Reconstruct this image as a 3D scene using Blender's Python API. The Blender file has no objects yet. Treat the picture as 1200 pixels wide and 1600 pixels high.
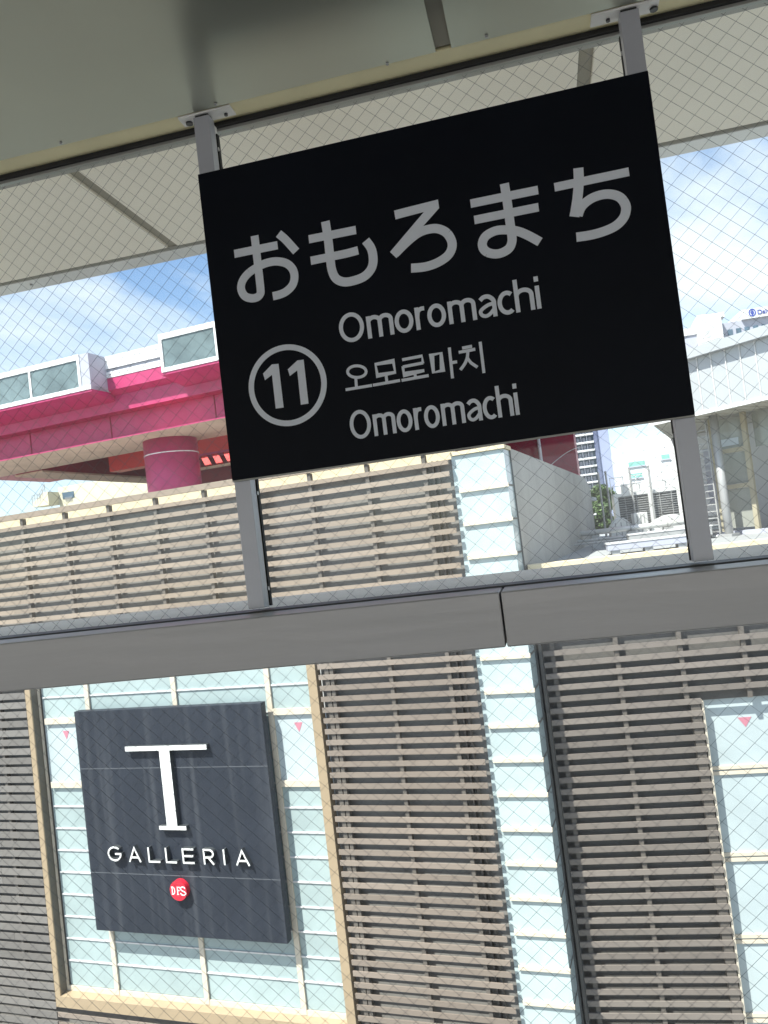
import bpy, math, random
from mathutils import Vector, Matrix
random.seed(7)
R = math.radians
scene = bpy.context.scene
col = scene.collection

# ------------------------------------------------------------------ camera
EYE = Vector((0, 0, 1.6))
PITCH, ROLL, YAW, FPX = R(2.266), R(-6.864), R(11.747), 1214.1
fwd = Vector((-math.sin(YAW) * math.cos(PITCH), math.cos(YAW) * math.cos(PITCH), math.sin(PITCH)))
r0 = Vector((math.cos(YAW), math.sin(YAW), 0)); u0 = r0.cross(fwd)
rgt = math.cos(ROLL) * r0 + math.sin(ROLL) * u0
upv = -math.sin(ROLL) * r0 + math.cos(ROLL) * u0
cam = bpy.data.cameras.new('camera'); camo = bpy.data.objects.new('camera', cam); col.objects.link(camo)
m = Matrix((rgt, upv, -fwd)).transposed().to_4x4(); m.translation = EYE
camo.matrix_world = m
cam.sensor_fit = 'VERTICAL'; cam.sensor_height = 36; cam.lens = FPX / 1600 * 36
cam.clip_start = 0.02; cam.clip_end = 2000
scene.camera = camo

# facade frame: u along the shop facade, v into the building, z up
BA = R(8.363)
OA = Vector((-5.078, 19.68, 0))
uA = Vector((math.cos(BA), -math.sin(BA), 0)); vA = Vector((math.sin(BA), math.cos(BA), 0))

# ------------------------------------------------------------------ sky and sun
SUN = (uA * 0.54 + vA * 1.0 + Vector((0, 0, -1.8))).normalized()      # direction the light travels
to_sun = -SUN
elev = math.asin(to_sun.z); az = math.atan2(to_sun.x, to_sun.y)
world = bpy.data.worlds.new('World'); scene.world = world; world.use_nodes = True
nt = world.node_tree; N = nt.nodes; L = nt.links
N.clear()
out = N.new('ShaderNodeOutputWorld'); bg = N.new('ShaderNodeBackground'); bg.inputs[1].default_value = 0.12
sky = N.new('ShaderNodeTexSky'); sky.sky_type = 'NISHITA'; sky.sun_disc = False
sky.sun_elevation = elev; sky.sun_rotation = az; sky.air_density = 1.0; sky.dust_density = 0.6; sky.ozone_density = 1.6
tc = N.new('ShaderNodeTexCoord'); mp = N.new('ShaderNodeMapping'); mp.inputs['Scale'].default_value = (2.0, 2.0, 4.6)
mp.inputs['Location'].default_value = (1.7, 1.1, 0.1)
mp.inputs['Rotation'].default_value = (0, 0.25, 0)
nz = N.new('ShaderNodeTexNoise'); nz.inputs['Scale'].default_value = 1.3; nz.inputs['Detail'].default_value = 7; nz.inputs['Roughness'].default_value = 0.55
nz.inputs['Distortion'].default_value = 0.5
cr = N.new('ShaderNodeValToRGB'); cr.color_ramp.elements[0].position = 0.43; cr.color_ramp.elements[1].position = 0.66
mx = N.new('ShaderNodeMix'); mx.data_type = 'RGBA'; mx.inputs['B'].default_value = (5.0, 5.2, 5.5, 1)
L.new(tc.outputs['Generated'], mp.inputs['Vector']); L.new(mp.outputs[0], nz.inputs['Vector'])
L.new(nz.outputs['Fac'], cr.inputs[0]); L.new(cr.outputs[0], mx.inputs['Factor'])
L.new(sky.outputs[0], mx.inputs['A']); L.new(mx.outputs['Result'], bg.inputs[0]); L.new(bg.outputs[0], out.inputs[0])
sl = bpy.data.lights.new('sun', 'SUN'); sl.energy = 5.0; sl.angle = R(0.5); sl.color = (1, 0.95, 0.88)
so = bpy.data.objects.new('sun', sl); col.objects.link(so)
so.rotation_euler = SUN.to_track_quat('-Z', 'Y').to_euler()
scene.view_settings.view_transform = 'Standard'; scene.view_settings.look = 'None'
scene.view_settings.exposure = 1.05; scene.view_settings.gamma = 1
scene.render.engine = 'CYCLES'
scene.cycles.max_bounces = 10; scene.cycles.transparent_max_bounces = 16; scene.cycles.diffuse_bounces = 5
scene.cycles.use_denoising = True

# ------------------------------------------------------------------ measuring helpers
def ray(px, py):
    return fwd + rgt * ((px - 600) / FPX) - upv * ((py - 800) / FPX)
def on_y(px, py, y):                    # photo measurement -> point on the vertical plane at distance y
    d = ray(px, py); return EYE + d * (y / d.y)
def on_z(px, py, z):
    d = ray(px, py); return EYE + d * ((z - 1.6) / d.z)
def on_facade(px, py, v=0):             # -> (u, z) on the facade plane at depth v
    d = ray(px, py); o = OA + vA * v
    p = EYE + d * ((o - EYE).dot(vA) / d.dot(vA)); return ((p - OA).dot(uA), p.z)

# ------------------------------------------------------------------ materials
MATS = {}
def mat(name, c, rough=0.6, metal=0.0, vary=0.0, scale=4.0, bump=0.0, bscale=60, island=0.0, coat=0.0, stretch=None, spec=0.5, dirt=None, rvary=0.0):
    if name in MATS: return MATS[name]
    mt = bpy.data.materials.new(name); mt.use_nodes = True
    t = mt.node_tree; n = t.nodes; l = t.links; b = n['Principled BSDF']
    b.inputs['Base Color'].default_value = (*c, 1); b.inputs['Roughness'].default_value = rough
    b.inputs['Metallic'].default_value = metal; b.inputs['Coat Weight'].default_value = coat; b.inputs['Coat Roughness'].default_value = 0.05
    b.inputs['Specular IOR Level'].default_value = spec
    tcn = n.new('ShaderNodeTexCoord'); mpn = n.new('ShaderNodeMapping')
    if stretch: mpn.inputs['Scale'].default_value = stretch
    l.new(tcn.outputs['Object'], mpn.inputs['Vector'])
    src = None
    if vary or island:
        no = n.new('ShaderNodeTexNoise'); no.inputs['Scale'].default_value = scale; no.inputs['Detail'].default_value = 6; no.inputs['Roughness'].default_value = 0.6
        l.new(mpn.outputs[0], no.inputs['Vector'])
        mr = n.new('ShaderNodeMapRange'); mr.inputs['From Min'].default_value = 0.3; mr.inputs['From Max'].default_value = 0.7
        mr.inputs['To Min'].default_value = 1 - vary; mr.inputs['To Max'].default_value = 1 + vary
        l.new(no.outputs['Fac'], mr.inputs['Value']); val = mr.outputs[0]
        if rvary:
            m2 = n.new('ShaderNodeMapRange'); m2.inputs['From Min'].default_value = 0.3; m2.inputs['From Max'].default_value = 0.7
            m2.inputs['To Min'].default_value = max(0, rough - rvary); m2.inputs['To Max'].default_value = rough + rvary
            l.new(no.outputs['Fac'], m2.inputs['Value']); l.new(m2.outputs[0], b.inputs['Roughness'])
        if island:
            g = n.new('ShaderNodeNewGeometry'); m3 = n.new('ShaderNodeMapRange')
            m3.inputs['To Min'].default_value = 1 - island; m3.inputs['To Max'].default_value = 1 + island
            l.new(g.outputs['Random Per Island'], m3.inputs['Value'])
            mm = n.new('ShaderNodeMath'); mm.operation = 'MULTIPLY'; l.new(val, mm.inputs[0]); l.new(m3.outputs[0], mm.inputs[1]); val = mm.outputs[0]
        vm = n.new('ShaderNodeVectorMath'); vm.operation = 'SCALE'; vm.inputs[0].default_value = c
        l.new(val, vm.inputs['Scale']); src = vm.outputs[0]
    if dirt:                            # rain streaks: (colour, amount, stretch)
        dc, amt, st = dirt
        m4 = n.new('ShaderNodeMapping'); m4.inputs['Scale'].default_value = st; l.new(tcn.outputs['Object'], m4.inputs['Vector'])
        n4 = n.new('ShaderNodeTexNoise'); n4.inputs['Scale'].default_value = 1; n4.inputs['Detail'].default_value = 5; l.new(m4.outputs[0], n4.inputs['Vector'])
        r4 = n.new('ShaderNodeValToRGB'); r4.color_ramp.elements[0].position = 0.5; r4.color_ramp.elements[1].position = 0.8
        r4.color_ramp.elements[1].color = (amt, amt, amt, 1); l.new(n4.outputs['Fac'], r4.inputs[0])
        x4 = n.new('ShaderNodeMix'); x4.data_type = 'RGBA'; x4.inputs['A'].default_value = (*c, 1); x4.inputs['B'].default_value = (*dc, 1)
        if src: l.new(src, x4.inputs['A'])
        l.new(r4.outputs[0], x4.inputs['Factor']); src = x4.outputs['Result']
    if src: l.new(src, b.inputs['Base Color'])
    if bump:
        nb = n.new('ShaderNodeTexNoise'); nb.inputs['Scale'].default_value = bscale; nb.inputs['Detail'].default_value = 4
        l.new(mpn.outputs[0], nb.inputs['Vector'])
        bp = n.new('ShaderNodeBump'); bp.inputs['Strength'].default_value = bump; bp.inputs['Distance'].default_value = 0.02
        l.new(nb.outputs['Fac'], bp.inputs['Height']); l.new(bp.outputs[0], b.inputs['Normal'])
    MATS[name] = mt; return mt

def glass_mat(name, tint=(0.95, 0.98, 0.97), dust=0.02):
    mt = bpy.data.materials.new(name); mt.use_nodes = True
    t = mt.node_tree; n = t.nodes; l = t.links; n.clear()
    o = n.new('ShaderNodeOutputMaterial'); tr = n.new('ShaderNodeBsdfTransparent'); tr.inputs[0].default_value = (*tint, 1)
    gl = n.new('ShaderNodeBsdfGlossy'); gl.inputs['Roughness'].default_value = 0.0
    ge = n.new('ShaderNodeNewGeometry'); dp = n.new('ShaderNodeVectorMath'); dp.operation = 'DOT_PRODUCT'
    l.new(ge.outputs['Normal'], dp.inputs[0]); l.new(ge.outputs['Incoming'], dp.inputs[1])
    def mth(op, a, b=None):
        q_ = n.new('ShaderNodeMath'); q_.operation = op
        for i_, x_ in enumerate((a, b)):
            if x_ is None: continue
            if isinstance(x_, (int, float)): q_.inputs[i_].default_value = x_
            else: l.new(x_, q_.inputs[i_])
        return q_.outputs[0]
    f5 = mth('POWER', mth('SUBTRACT', 1.0, mth('ABSOLUTE', dp.outputs['Value'])), 5.0)
    fr = mth('ADD', mth('MULTIPLY', f5, 0.96), 0.03)      # Schlick reflectance, same from both sides
    m1 = n.new('ShaderNodeMixShader'); l.new(fr, m1.inputs[0]); l.new(tr.outputs[0], m1.inputs[1]); l.new(gl.outputs[0], m1.inputs[2])
    df = n.new('ShaderNodeBsdfTranslucent'); df.inputs[0].default_value = (0.85, 0.84, 0.82, 1)
    m2 = n.new('ShaderNodeMixShader'); l.new(m1.outputs[0], m2.inputs[1]); l.new(df.outputs[0], m2.inputs[2])
    tcn = n.new('ShaderNodeTexCoord'); no = n.new('ShaderNodeTexNoise'); no.inputs['Scale'].default_value = 3; no.inputs['Detail'].default_value = 6
    l.new(tcn.outputs['Object'], no.inputs['Vector'])
    mr = n.new('ShaderNodeMapRange'); mr.inputs['To Min'].default_value = 0; mr.inputs['To Max'].default_value = dust * 2
    l.new(no.outputs['Fac'], mr.inputs['Value']); l.new(mr.outputs[0], m2.inputs[0]); l.new(m2.outputs[0], o.inputs[0])
    MATS[name] = mt; return mt

M_ceil = mat('ceiling_metal', (0.50, 0.52, 0.44), 0.28, 0.35, vary=0.05, scale=1.5, bump=0.03, bscale=3)
M_cream = mat('header_cream', (0.88, 0.80, 0.50), 0.5, vary=0.05, scale=8)
M_black = mat('black_rubber', (0.012, 0.012, 0.012), 0.7)
M_bead = mat('bead_grey', (0.33, 0.33, 0.31), 0.45, 0.3)
M_beam = mat('beam_grey', (0.46, 0.45, 0.455), 0.38, 0.25, vary=0.07, scale=5, stretch=(0.6, 4, 12), bump=0.015, bscale=30, rvary=0.08)
M_revshade = mat('reveal_shaded', (0.135, 0.12, 0.098), 0.55, vary=0.1, scale=2)  # left reveal of the bay: its shade is put into the colour
M_khaki = mat('frame_khaki', (0.36, 0.32, 0.23), 0.6, vary=0.1, scale=2)
M_bolt = mat('bolt_dark', (0.06, 0.06, 0.065), 0.35, 0.6)
M_trim = mat('edge_trim', (0.10, 0.10, 0.10), 0.5)
M_sill = mat('sill_dark', (0.07, 0.07, 0.072), 0.5)
M_post = mat('post_grey', (0.50, 0.51, 0.56), 0.42, 0.3, vary=0.04, scale=6)
M_plate = mat('bracket_white', (0.88, 0.87, 0.85), 0.4, vary=0.04, scale=30)
M_steel = mat('bolt_steel', (0.45, 0.45, 0.46), 0.3, 0.9)
M_board = mat('sign_black', (0.0038, 0.0055, 0.0105), 0.5, vary=0.2, scale=3, spec=0.12)
M_let = mat('sign_letter', (0.76, 0.80, 0.87), 0.6, vary=0.03, scale=20)
M_sof = mat('soffit_beige', (0.86, 0.81, 0.71), 0.35, 0.1, vary=0.04, scale=2)
M_sofj = mat('soffit_joint', (0.30, 0.28, 0.23), 0.7)
M_fascia = mat('eave_white', (0.75, 0.75, 0.74), 0.25, 0.2, vary=0.04, scale=3)
M_ledge = mat('outer_ledge', (0.90, 0.86, 0.81), 0.6, vary=0.06, scale=6)
M_plat = mat('platform_concrete', (0.55, 0.53, 0.50), 0.8, vary=0.08, scale=1.5)
M_floor = mat('floor_tile', (0.13, 0.128, 0.125), 0.6, vary=0.06, scale=2)
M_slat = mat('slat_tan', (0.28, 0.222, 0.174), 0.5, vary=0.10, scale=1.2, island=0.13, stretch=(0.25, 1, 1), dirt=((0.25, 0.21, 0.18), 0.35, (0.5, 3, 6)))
M_slatm = mat('slat_tan_dim', (0.235, 0.192, 0.162), 0.5, vary=0.10, scale=1.2, island=0.13, stretch=(0.25, 1, 1), dirt=((0.2, 0.17, 0.15), 0.35, (0.5, 3, 6)))  # same tan slats, lower rows; dimmer steep-view tone put into the colour
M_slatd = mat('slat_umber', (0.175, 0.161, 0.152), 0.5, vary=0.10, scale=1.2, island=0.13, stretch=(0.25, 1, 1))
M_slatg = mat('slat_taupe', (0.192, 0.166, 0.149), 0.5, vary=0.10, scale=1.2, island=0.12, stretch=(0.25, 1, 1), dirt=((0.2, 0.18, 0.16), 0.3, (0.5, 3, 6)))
M_wall = mat('louvre_wall', (0.12, 0.112, 0.105), 0.75, vary=0.08, scale=1.5, bump=0.05, bscale=25)
M_wallA = mat('louvre_sheet', (0.20, 0.19, 0.18), 0.75, vary=0.08, scale=1.5, bump=0.05, bscale=25)
M_bracket = mat('louvre_bracket', (0.12, 0.105, 0.093), 0.6, vary=0.06, scale=3)
M_frame = mat('frame_tan', (0.36, 0.275, 0.182), 0.5, vary=0.06, scale=1.5)
M_mull = mat('mullion_cream', (0.62, 0.55, 0.45), 0.45, vary=0.04, scale=3)
M_bar = mat('glazing_bar', (0.70, 0.69, 0.70), 0.35, 0.2)
M_mint = mat('pane_mint', (0.35, 0.43, 0.438), 0.12, vary=0.10, scale=0.8, island=0.05, spec=0.6)
M_pale = mat('pane_pale', (0.45, 0.52, 0.545), 0.12, vary=0.10, scale=0.7, island=0.04, spec=0.6)
M_icy = mat('pane_icy', (0.43, 0.515, 0.53), 0.14, vary=0.12, scale=0.9, island=0.03, spec=0.6)
M_fin = mat('fin_cream', (0.66, 0.58, 0.47), 0.5, vary=0.05, scale=3)
M_slate = mat('sign_slate', (0.026, 0.031, 0.043), 0.5, vary=0.12, scale=0.9, dirt=((0.30, 0.31, 0.33), 0.13, (4.2, 1, 0.13)), spec=0.2)
M_seam = mat('sign_seam', (0.15, 0.16, 0.18), 0.6)
M_white = mat('letter_white', (0.85, 0.85, 0.84), 0.35)
M_lside = mat('letter_return', (0.05, 0.055, 0.06), 0.4)
M_red = mat('emblem_red', (0.62, 0.02, 0.045), 0.35)
M_conc = mat('concrete', (0.38, 0.365, 0.345), 0.85, vary=0.12, scale=0.8, bump=0.15, bscale=12, dirt=((0.3, 0.29, 0.27), 0.35, (1.5, 1.5, 0.25)))
M_roof = mat('roof_deck', (0.30, 0.31, 0.32), 0.85, vary=0.12, scale=0.6)
M_parapet = mat('parapet_cream', (0.68, 0.58, 0.40), 0.6, vary=0.06, scale=1)
M_pink = mat('steel_crimson', (0.47, 0.042, 0.145), 0.4, vary=0.08, scale=0.8, dirt=((0.45, 0.10, 0.2), 0.5, (1.5, 1.5, 0.3)))
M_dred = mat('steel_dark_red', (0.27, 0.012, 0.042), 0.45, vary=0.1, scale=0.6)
M_rwhite = mat('railing_white', (0.78, 0.78, 0.79), 0.4, vary=0.03, scale=2)
M_rglass = mat('railing_glass', (0.15, 0.20, 0.21), 0.10, vary=0.35, scale=0.7, spec=0.6)
M_under = mat('girder_underside', (0.62, 0.45, 0.34), 0.7, vary=0.15, scale=0.7)
M_redlit = mat('steel_red_lit', (0.70, 0.05, 0.05), 0.5, vary=0.08, scale=0.7)  # deck steel with reflected sunlight put into its colour
M_bwhite = mat('render_white', (0.66, 0.665, 0.67), 0.6, vary=0.04, scale=0.3)
M_bgrey = mat('far_wall_grey', (0.42, 0.43, 0.50), 0.6, vary=0.05, scale=0.3)
M_win = mat('far_window', (0.10, 0.15, 0.20), 0.15, vary=0.3, scale=0.8)
M_wing = mat('far_window_green', (0.22, 0.45, 0.40), 0.15, vary=0.2, scale=0.8)
M_crw = mat('house_cream', (0.66, 0.62, 0.46), 0.7, vary=0.05, scale=0.5)
M_metalg = mat('plant_grey', (0.40, 0.40, 0.40), 0.5, 0.3, vary=0.08, scale=2)
M_coil = mat('coil_dark', (0.14, 0.145, 0.15), 0.6, vary=0.2, scale=3)
M_pipe = mat('pipe_lagging', (0.74, 0.74, 0.73), 0.35, 0.3, vary=0.05, scale=3)
M_rib = mat('clad_panel', (0.43, 0.45, 0.47), 0.35, 0.15, vary=0.05, scale=0.6, island=0.04)
M_sofw = mat('walkway_soffit', (0.42, 0.40, 0.34), 0.6, vary=0.1, scale=1)
M_gglass = mat('walkway_glass', (0.29, 0.295, 0.265), 0.15, vary=0.1, scale=0.6)
M_blueg = mat('walkway_blind', (0.45, 0.50, 0.54), 0.3, vary=0.05, scale=1)
M_leaf = mat('leaf', (0.06, 0.10, 0.03), 0.6, vary=0.5, scale=1.2, island=0.5)
M_bark = mat('bark', (0.12, 0.09, 0.06), 0.9, vary=0.2, scale=8)
M_blue = mat('logo_blue', (0.03, 0.06, 0.35), 0.4)
M_gold = mat('logo_grey', (0.35, 0.36, 0.36), 0.4)
M_ground = mat('paving', (0.24, 0.23, 0.215), 0.9, vary=0.2, scale=0.3, bump=0.2, bscale=20)
M_tri = mat('marker_pink', (0.50, 0.20, 0.26), 0.5)
M_wire = mat('wire', (0.10, 0.105, 0.12), 0.4, 0.7)
M_glass = glass_mat('wired_glass', dust=0.006)

# ------------------------------------------------------------------ mesh builder
class MB:
    def __init__(s): s.v = []; s.f = []
    def add(s, vs, fs):
        o = len(s.v); s.v += [tuple(p) for p in vs]; s.f += [tuple(i + o for i in f) for f in fs]; return s
    def box(s, x0, x1, y0, y1, z0, z1):
        if x0 > x1: x0, x1 = x1, x0
        if y0 > y1: y0, y1 = y1, y0
        if z0 > z1: z0, z1 = z1, z0
        return s.add([(x0, y0, z0), (x1, y0, z0), (x1, y1, z0), (x0, y1, z0), (x0, y0, z1), (x1, y0, z1), (x1, y1, z1), (x0, y1, z1)],
                     [(3, 2, 1, 0), (4, 5, 6, 7), (0, 1, 5, 4), (1, 2, 6, 5), (2, 3, 7, 6), (3, 0, 4, 7)])
    def bar(s, a, b, w, h=None, up=(0, 0, 1)):
        a, b = Vector(a), Vector(b); h = h or w; d = (b - a).normalized(); up = Vector(up)
        if abs(d.dot(up)) > 0.98: up = Vector((0, 1, 0))
        sx = d.cross(up).normalized() * w / 2; sy = sx.cross(d).normalized() * h / 2
        vs = [p + i * sx + j * sy for p in (a, b) for i, j in ((-1, -1), (1, -1), (1, 1), (-1, 1))]
        return s.add(vs, [(0, 1, 2, 3), (7, 6, 5, 4), (0, 4, 5, 1), (1, 5, 6, 2), (2, 6, 7, 3), (3, 7, 4, 0)])
    def tube(s, pts, r, n=12, cap=True):
        pts = [Vector(p) for p in pts]; o = len(s.v); rs = r if isinstance(r, (list, tuple)) else [r] * len(pts)
        for i, p in enumerate(pts):
            d = (pts[min(i + 1, len(pts) - 1)] - pts[max(i - 1, 0)]).normalized()
            up = Vector((0, 0, 1)) if abs(d.z) < 0.95 else Vector((1, 0, 0))
            a = d.cross(up).normalized(); b = a.cross(d).normalized()
            for k in range(n):
                t = 2 * math.pi * k / n; s.v.append(tuple(p + (a * math.cos(t) + b * math.sin(t)) * rs[i]))
        for i in range(len(pts) - 1):
            for k in range(n):
                k2 = (k + 1) % n; s.f.append((o + i * n + k, o + (i + 1) * n + k, o + (i + 1) * n + k2, o + i * n + k2))
        if cap:
            s.f.append(tuple(o + k for k in range(n))); e = o + (len(pts) - 1) * n; s.f.append(tuple(e + n - 1 - k for k in range(n)))
        return s
    def prism(s, poly, y0, y1):            # poly of (x, z), counter-clockwise seen from -y
        n = len(poly); vs = [(x, y0, z) for x, z in poly] + [(x, y1, z) for x, z in poly]
        fs = [tuple(range(n)), tuple(range(2 * n - 1, n - 1, -1))] + [(i + n, (i + 1) % n + n, (i + 1) % n, i) for i in range(n)]
        return s.add(vs, fs)
    def profile(s, poly, x0, x1):          # poly of (y, z) swept along x
        n = len(poly); vs = [(x0, y, z) for y, z in poly] + [(x1, y, z) for y, z in poly]
        fs = [tuple(range(n)), tuple(range(2 * n - 1, n - 1, -1))] + [(i + n, (i + 1) % n + n, (i + 1) % n, i) for i in range(n)]
        return s.add(vs, fs)
    def ribbon(s, pts, w, y0, y1, closed=False):   # stroke of width w on the x-z plane, from y0 (front) to y1
        p = [Vector((a, b)) for a, b in pts]; n = len(p); Lr, Rr = [], []
        for i in range(n):
            if closed: a, b = p[i - 1], p[(i + 1) % n]
            else: a, b = p[max(i - 1, 0)], p[min(i + 1, n - 1)]
            t = (b - a).normalized(); nn = Vector((-t.y, t.x)); k = w / 2
            if (closed or 0 < i < n - 1):
                t1 = (p[i] - p[i - 1]).normalized(); c = max(0.5, t1.dot(t)); k /= c
            Lr.append(p[i] + nn * k); Rr.append(p[i] - nn * k)
        o = len(s.v)
        for i in range(n):
            for q, yy in ((Lr[i], y0), (Rr[i], y0), (Lr[i], y1), (Rr[i], y1)): s.v.append((q.x, yy, q.y))
        for i in range(n if closed else n - 1):
            a = o + 4 * i; b = o + 4 * ((i + 1) % n)
            s.f += [(a, a + 1, b + 1, b), (a + 2, b + 2, b + 3, a + 3), (a, b, b + 2, a + 2), (a + 1, a + 3, b + 3, b + 1)]
        if not closed:
            e = o + 4 * (n - 1); s.f += [(o, o + 2, o + 3, o + 1), (e, e + 1, e + 3, e + 2)]
        return s
    def build(s, name, m, parent=None, smooth=False, bevel=0):
        me = bpy.data.meshes.new(name); me.from_pydata(s.v, [], s.f); me.update()
        me.materials.append(m)
        if smooth:
            for p in me.polygons: p.use_smooth = True
        ob = bpy.data.objects.new(name, me); col.objects.link(ob)
        if parent: ob.parent = parent
        if bevel:
            b = ob.modifiers.new('bevel', 'BEVEL'); b.width = bevel; b.segments = 2; b.limit_method = 'ANGLE'
        if smooth:
            pass
        return ob
def tag(o, label=None, cat=None, group=None, kind=None):
    if label: o['label'] = label
    if cat: o['category'] = cat
    if group: o['group'] = group
    if kind: o['kind'] = kind
    return o
def empty(name, loc=(0, 0, 0), rz=0, label=None, cat=None, group=None):
    o = bpy.data.objects.new(name, None); o.location = loc; o.rotation_euler = (0, 0, rz); o.empty_display_size = 0.2
    col.objects.link(o); return tag(o, label, cat, group)
def smooth_path(pts, k=6):
    out_ = []
    P = [Vector(p) for p in pts]; n = len(P)
    for i in range(n - 1):
        a, b, c, d = P[max(i - 1, 0)], P[i], P[i + 1], P[min(i + 2, n - 1)]
        for j in range(k):
            t = j / k
            out_.append(0.5 * ((2 * b) + (c - a) * t + (2 * a - 5 * b + 4 * c - d) * t * t + (3 * b - a - 3 * c + d) * t ** 3))
    out_.append(P[-1]); return [tuple(p) for p in out_]
def arc(cx, cz, rx, rz, a0=0, a1=360, n=28):
    return [(cx + rx * math.cos(R(a0 + (a1 - a0) * i / n)), cz + rz * math.sin(R(a0 + (a1 - a0) * i / n))) for i in range(n + (0 if abs(a1 - a0) == 360 else 1))]

# ================================================================== SETTING
tag(MB().box(-400, 400, -300, 900, -14.2, -14.0).build('ground', M_ground), kind='structure')
tag(MB().box(-9, 9, -8.2, 1.62, -0.2, 0.0).build('floor', M_floor), kind='structure')
tag(MB().box(-9, 9, -20, -8.2, -0.22, -0.02).build('platform', M_plat), kind='structure')
ceil = MB()
jl = on_z(650, 0, 2.543).x; jl2 = on_z(683, 0, 2.543).x
ceil.box(-9, -0.0975 - 0.001, -8.2, 1.499, 2.543, 2.75)
ceil.box(-0.0975 + 0.03, 9, -8.2, 1.499, 2.543, 2.75)
ceil = tag(ceil.build('ceiling', M_ceil), kind='structure')
MB().box(-0.0985, -0.0675, -8.2, 1.495, 2.549, 2.74).build('joint_strip', M_sofj, ceil)
for px, py in ((95, 222), (337, 161), (605, 98), (760, 55)):
    p = on_z(px, py, 2.543); MB().tube([(p.x, p.y, 2.544), (p.x, p.y, 2.539)], 0.0032, 10).build('screw', M_steel, ceil, True)

# ================================================================== STATION WINDOW
win = empty('station_window', (0, 1.5, 0), 0, 'long station window of wired glass in a cream header with a grey metal rail across it', 'window')
def P_(mb, name, m, parent=win, **k):
    ob = mb.build(name, m, None, **k)
    ob.parent = parent
    if parent is not None: ob.matrix_parent_inverse = Matrix.Translation(-Vector(parent.location)) if parent.parent is None and parent.rotation_euler.z == 0 else Matrix.Identity(4)
    return ob
X0, X1 = -3.4, 2.6
P_(MB().box(X0, X1, 1.501, 1.5555, 2.545, 2.74), 'header', M_cream)
P_(MB().box(X0, X1, 1.556, 1.566, 2.5365, 2.74), 'gasket', M_black)
P_(MB().box(X0, X1, 1.5665, 1.59, 2.531, 2.74), 'glazing_bead', M_bead)
def rail(x0, x1):
    mb = MB().profile([(1.390, 1.3915), (1.5005, 1.3915), (1.5005, 1.4895), (1.390, 1.4895)], x0, x1)
    return P_(mb, 'rail_panel', M_beam, bevel=0.0025)
rail(X0, -0.1); rail(-0.0972, X1)
P_(MB().box(X0, X1, 1.501, 1.569, 1.40, 1.4925), 'sill_gasket', M_sill)
gu = P_(MB().box(X0, X1, 1.570, 1.5768, 1.4895, 2.5305), 'glass_pane', M_glass)
gl_ = P_(MB().box(X0, X1, 1.570, 1.5768, 0.02, 1.3995), 'glass_pane', M_glass)
rw = random.Random(11)
def wires(x0, x1, z0, z1, y, w, h, ph):
    mb = MB(); t = 0.00048
    for sgn in (1, -1):
        yy = y + 0.0004 * sgn
        k0 = int(min(x0 / w + sgn * z0 / h, x0 / w + sgn * z1 / h)) - 2; k1 = int(max(x1 / w + sgn * z0 / h, x1 / w + sgn * z1 / h)) + 2
        for k in range(k0, k1 + 1):
            c = k + ph + rw.uniform(-0.025, 0.025)
            pts = []
            for z in (z0, z1):
                x = (c - sgn * z / h) * w
                pts.append((x, z))
            (xa, za), (xb, zb) = pts
            if xa > xb: xa, za, xb, zb = xb, zb, xa, za
            if xb <= x0 or xa >= x1: continue
            if xa < x0: za += (zb - za) * (x0 - xa) / (xb - xa); xa = x0
            if xb > x1: zb = za + (zb - za) * (x1 - xa) / (xb - xa); xb = x1
            mb.bar((xa, yy, za), (xb, yy, zb), t, t, up=(0, 1, 0))
    return mb
def sub(mb, name, m, par, **k):
    ob = mb.build(name, m, par, **k); ob.matrix_parent_inverse = Matrix.Translation(-Vector(win.location)); return ob
wu = wires(-2.0, 1.3, 1.491, 2.528, 1.5734, 0.0385, 0.0358, 0.13).build('wire_mesh', M_wire, gu)
wl = wires(-2.0, 1.3, 0.30, 1.40, 1.5734, 0.0385, 0.0358, 0.41).build('wire_mesh', M_wire, gl_)
P_(MB().box(X0, X1, 1.614, 2.06, 1.40, 1.486), 'outer_ledge', M_ledge)
P_(MB().box(X0, X1, 1.58, 1.612, 1.40, 1.4885), 'sill_bead', M_bead)

# ------------------------------------------------------------------ sign posts
def post(x0, x1, inner, label):
    cx = (x0 + x1) / 2
    rt = empty('sign_post', (cx, 1.52, 1.497), 0, label, 'post', 'posts carrying the station sign')
    def p(mb, name, m, par=rt, **k):
        mb.v = [(a - cx, b - 1.52, c - 1.497) for a, b, c in mb.v]; return mb.build(name, m, par, **k)
    p(MB().box(x0, x1, 1.503, 1.530, 1.4985, 2.534), 'shaft', M_post, bevel=0.001)
    s = inner; xe = x1 if s > 0 else x0
    p(MB().box(xe - s * 0.004, xe - s * 0.016, 1.5305, 1.552, 1.4985, 2.53), 'side_channel', M_plate)
    p(MB().box(xe - s * 0.0005, xe - s * 0.004, 1.542, 1.553, 1.499, 2.512), 'cover_strip', M_black)
    for z in (1.535, 1.735, 2.425, 2.475):
        p(MB().tube([(xe - s * 0.006, 1.5365, z), (xe + s * 0.0015, 1.5365, z)], 0.0042, 8), 'bolt', M_steel)
    b = p(MB().box(cx - 0.052, cx + 0.066, 1.503, 1.538, 2.5395, 2.5445) if s > 0 else MB().box(cx - 0.068, cx + 0.056, 1.503, 1.538, 2.5395, 2.5445), 'bracket', M_plate, bevel=0.0008)
    for dx in (-0.036, 0.048):
        p(MB().tube([(cx + dx, 1.525, 2.540), (cx + dx, 1.525, 2.5355)], 0.0075 if dx * s < 0 else 0.004, 12), 'bracket_bolt', M_bolt, b)
    p(MB().box(x0 + .003, x1 - .003, 1.507, 1.528, 2.5345, 2.5393), 'spacer', M_black)
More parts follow.
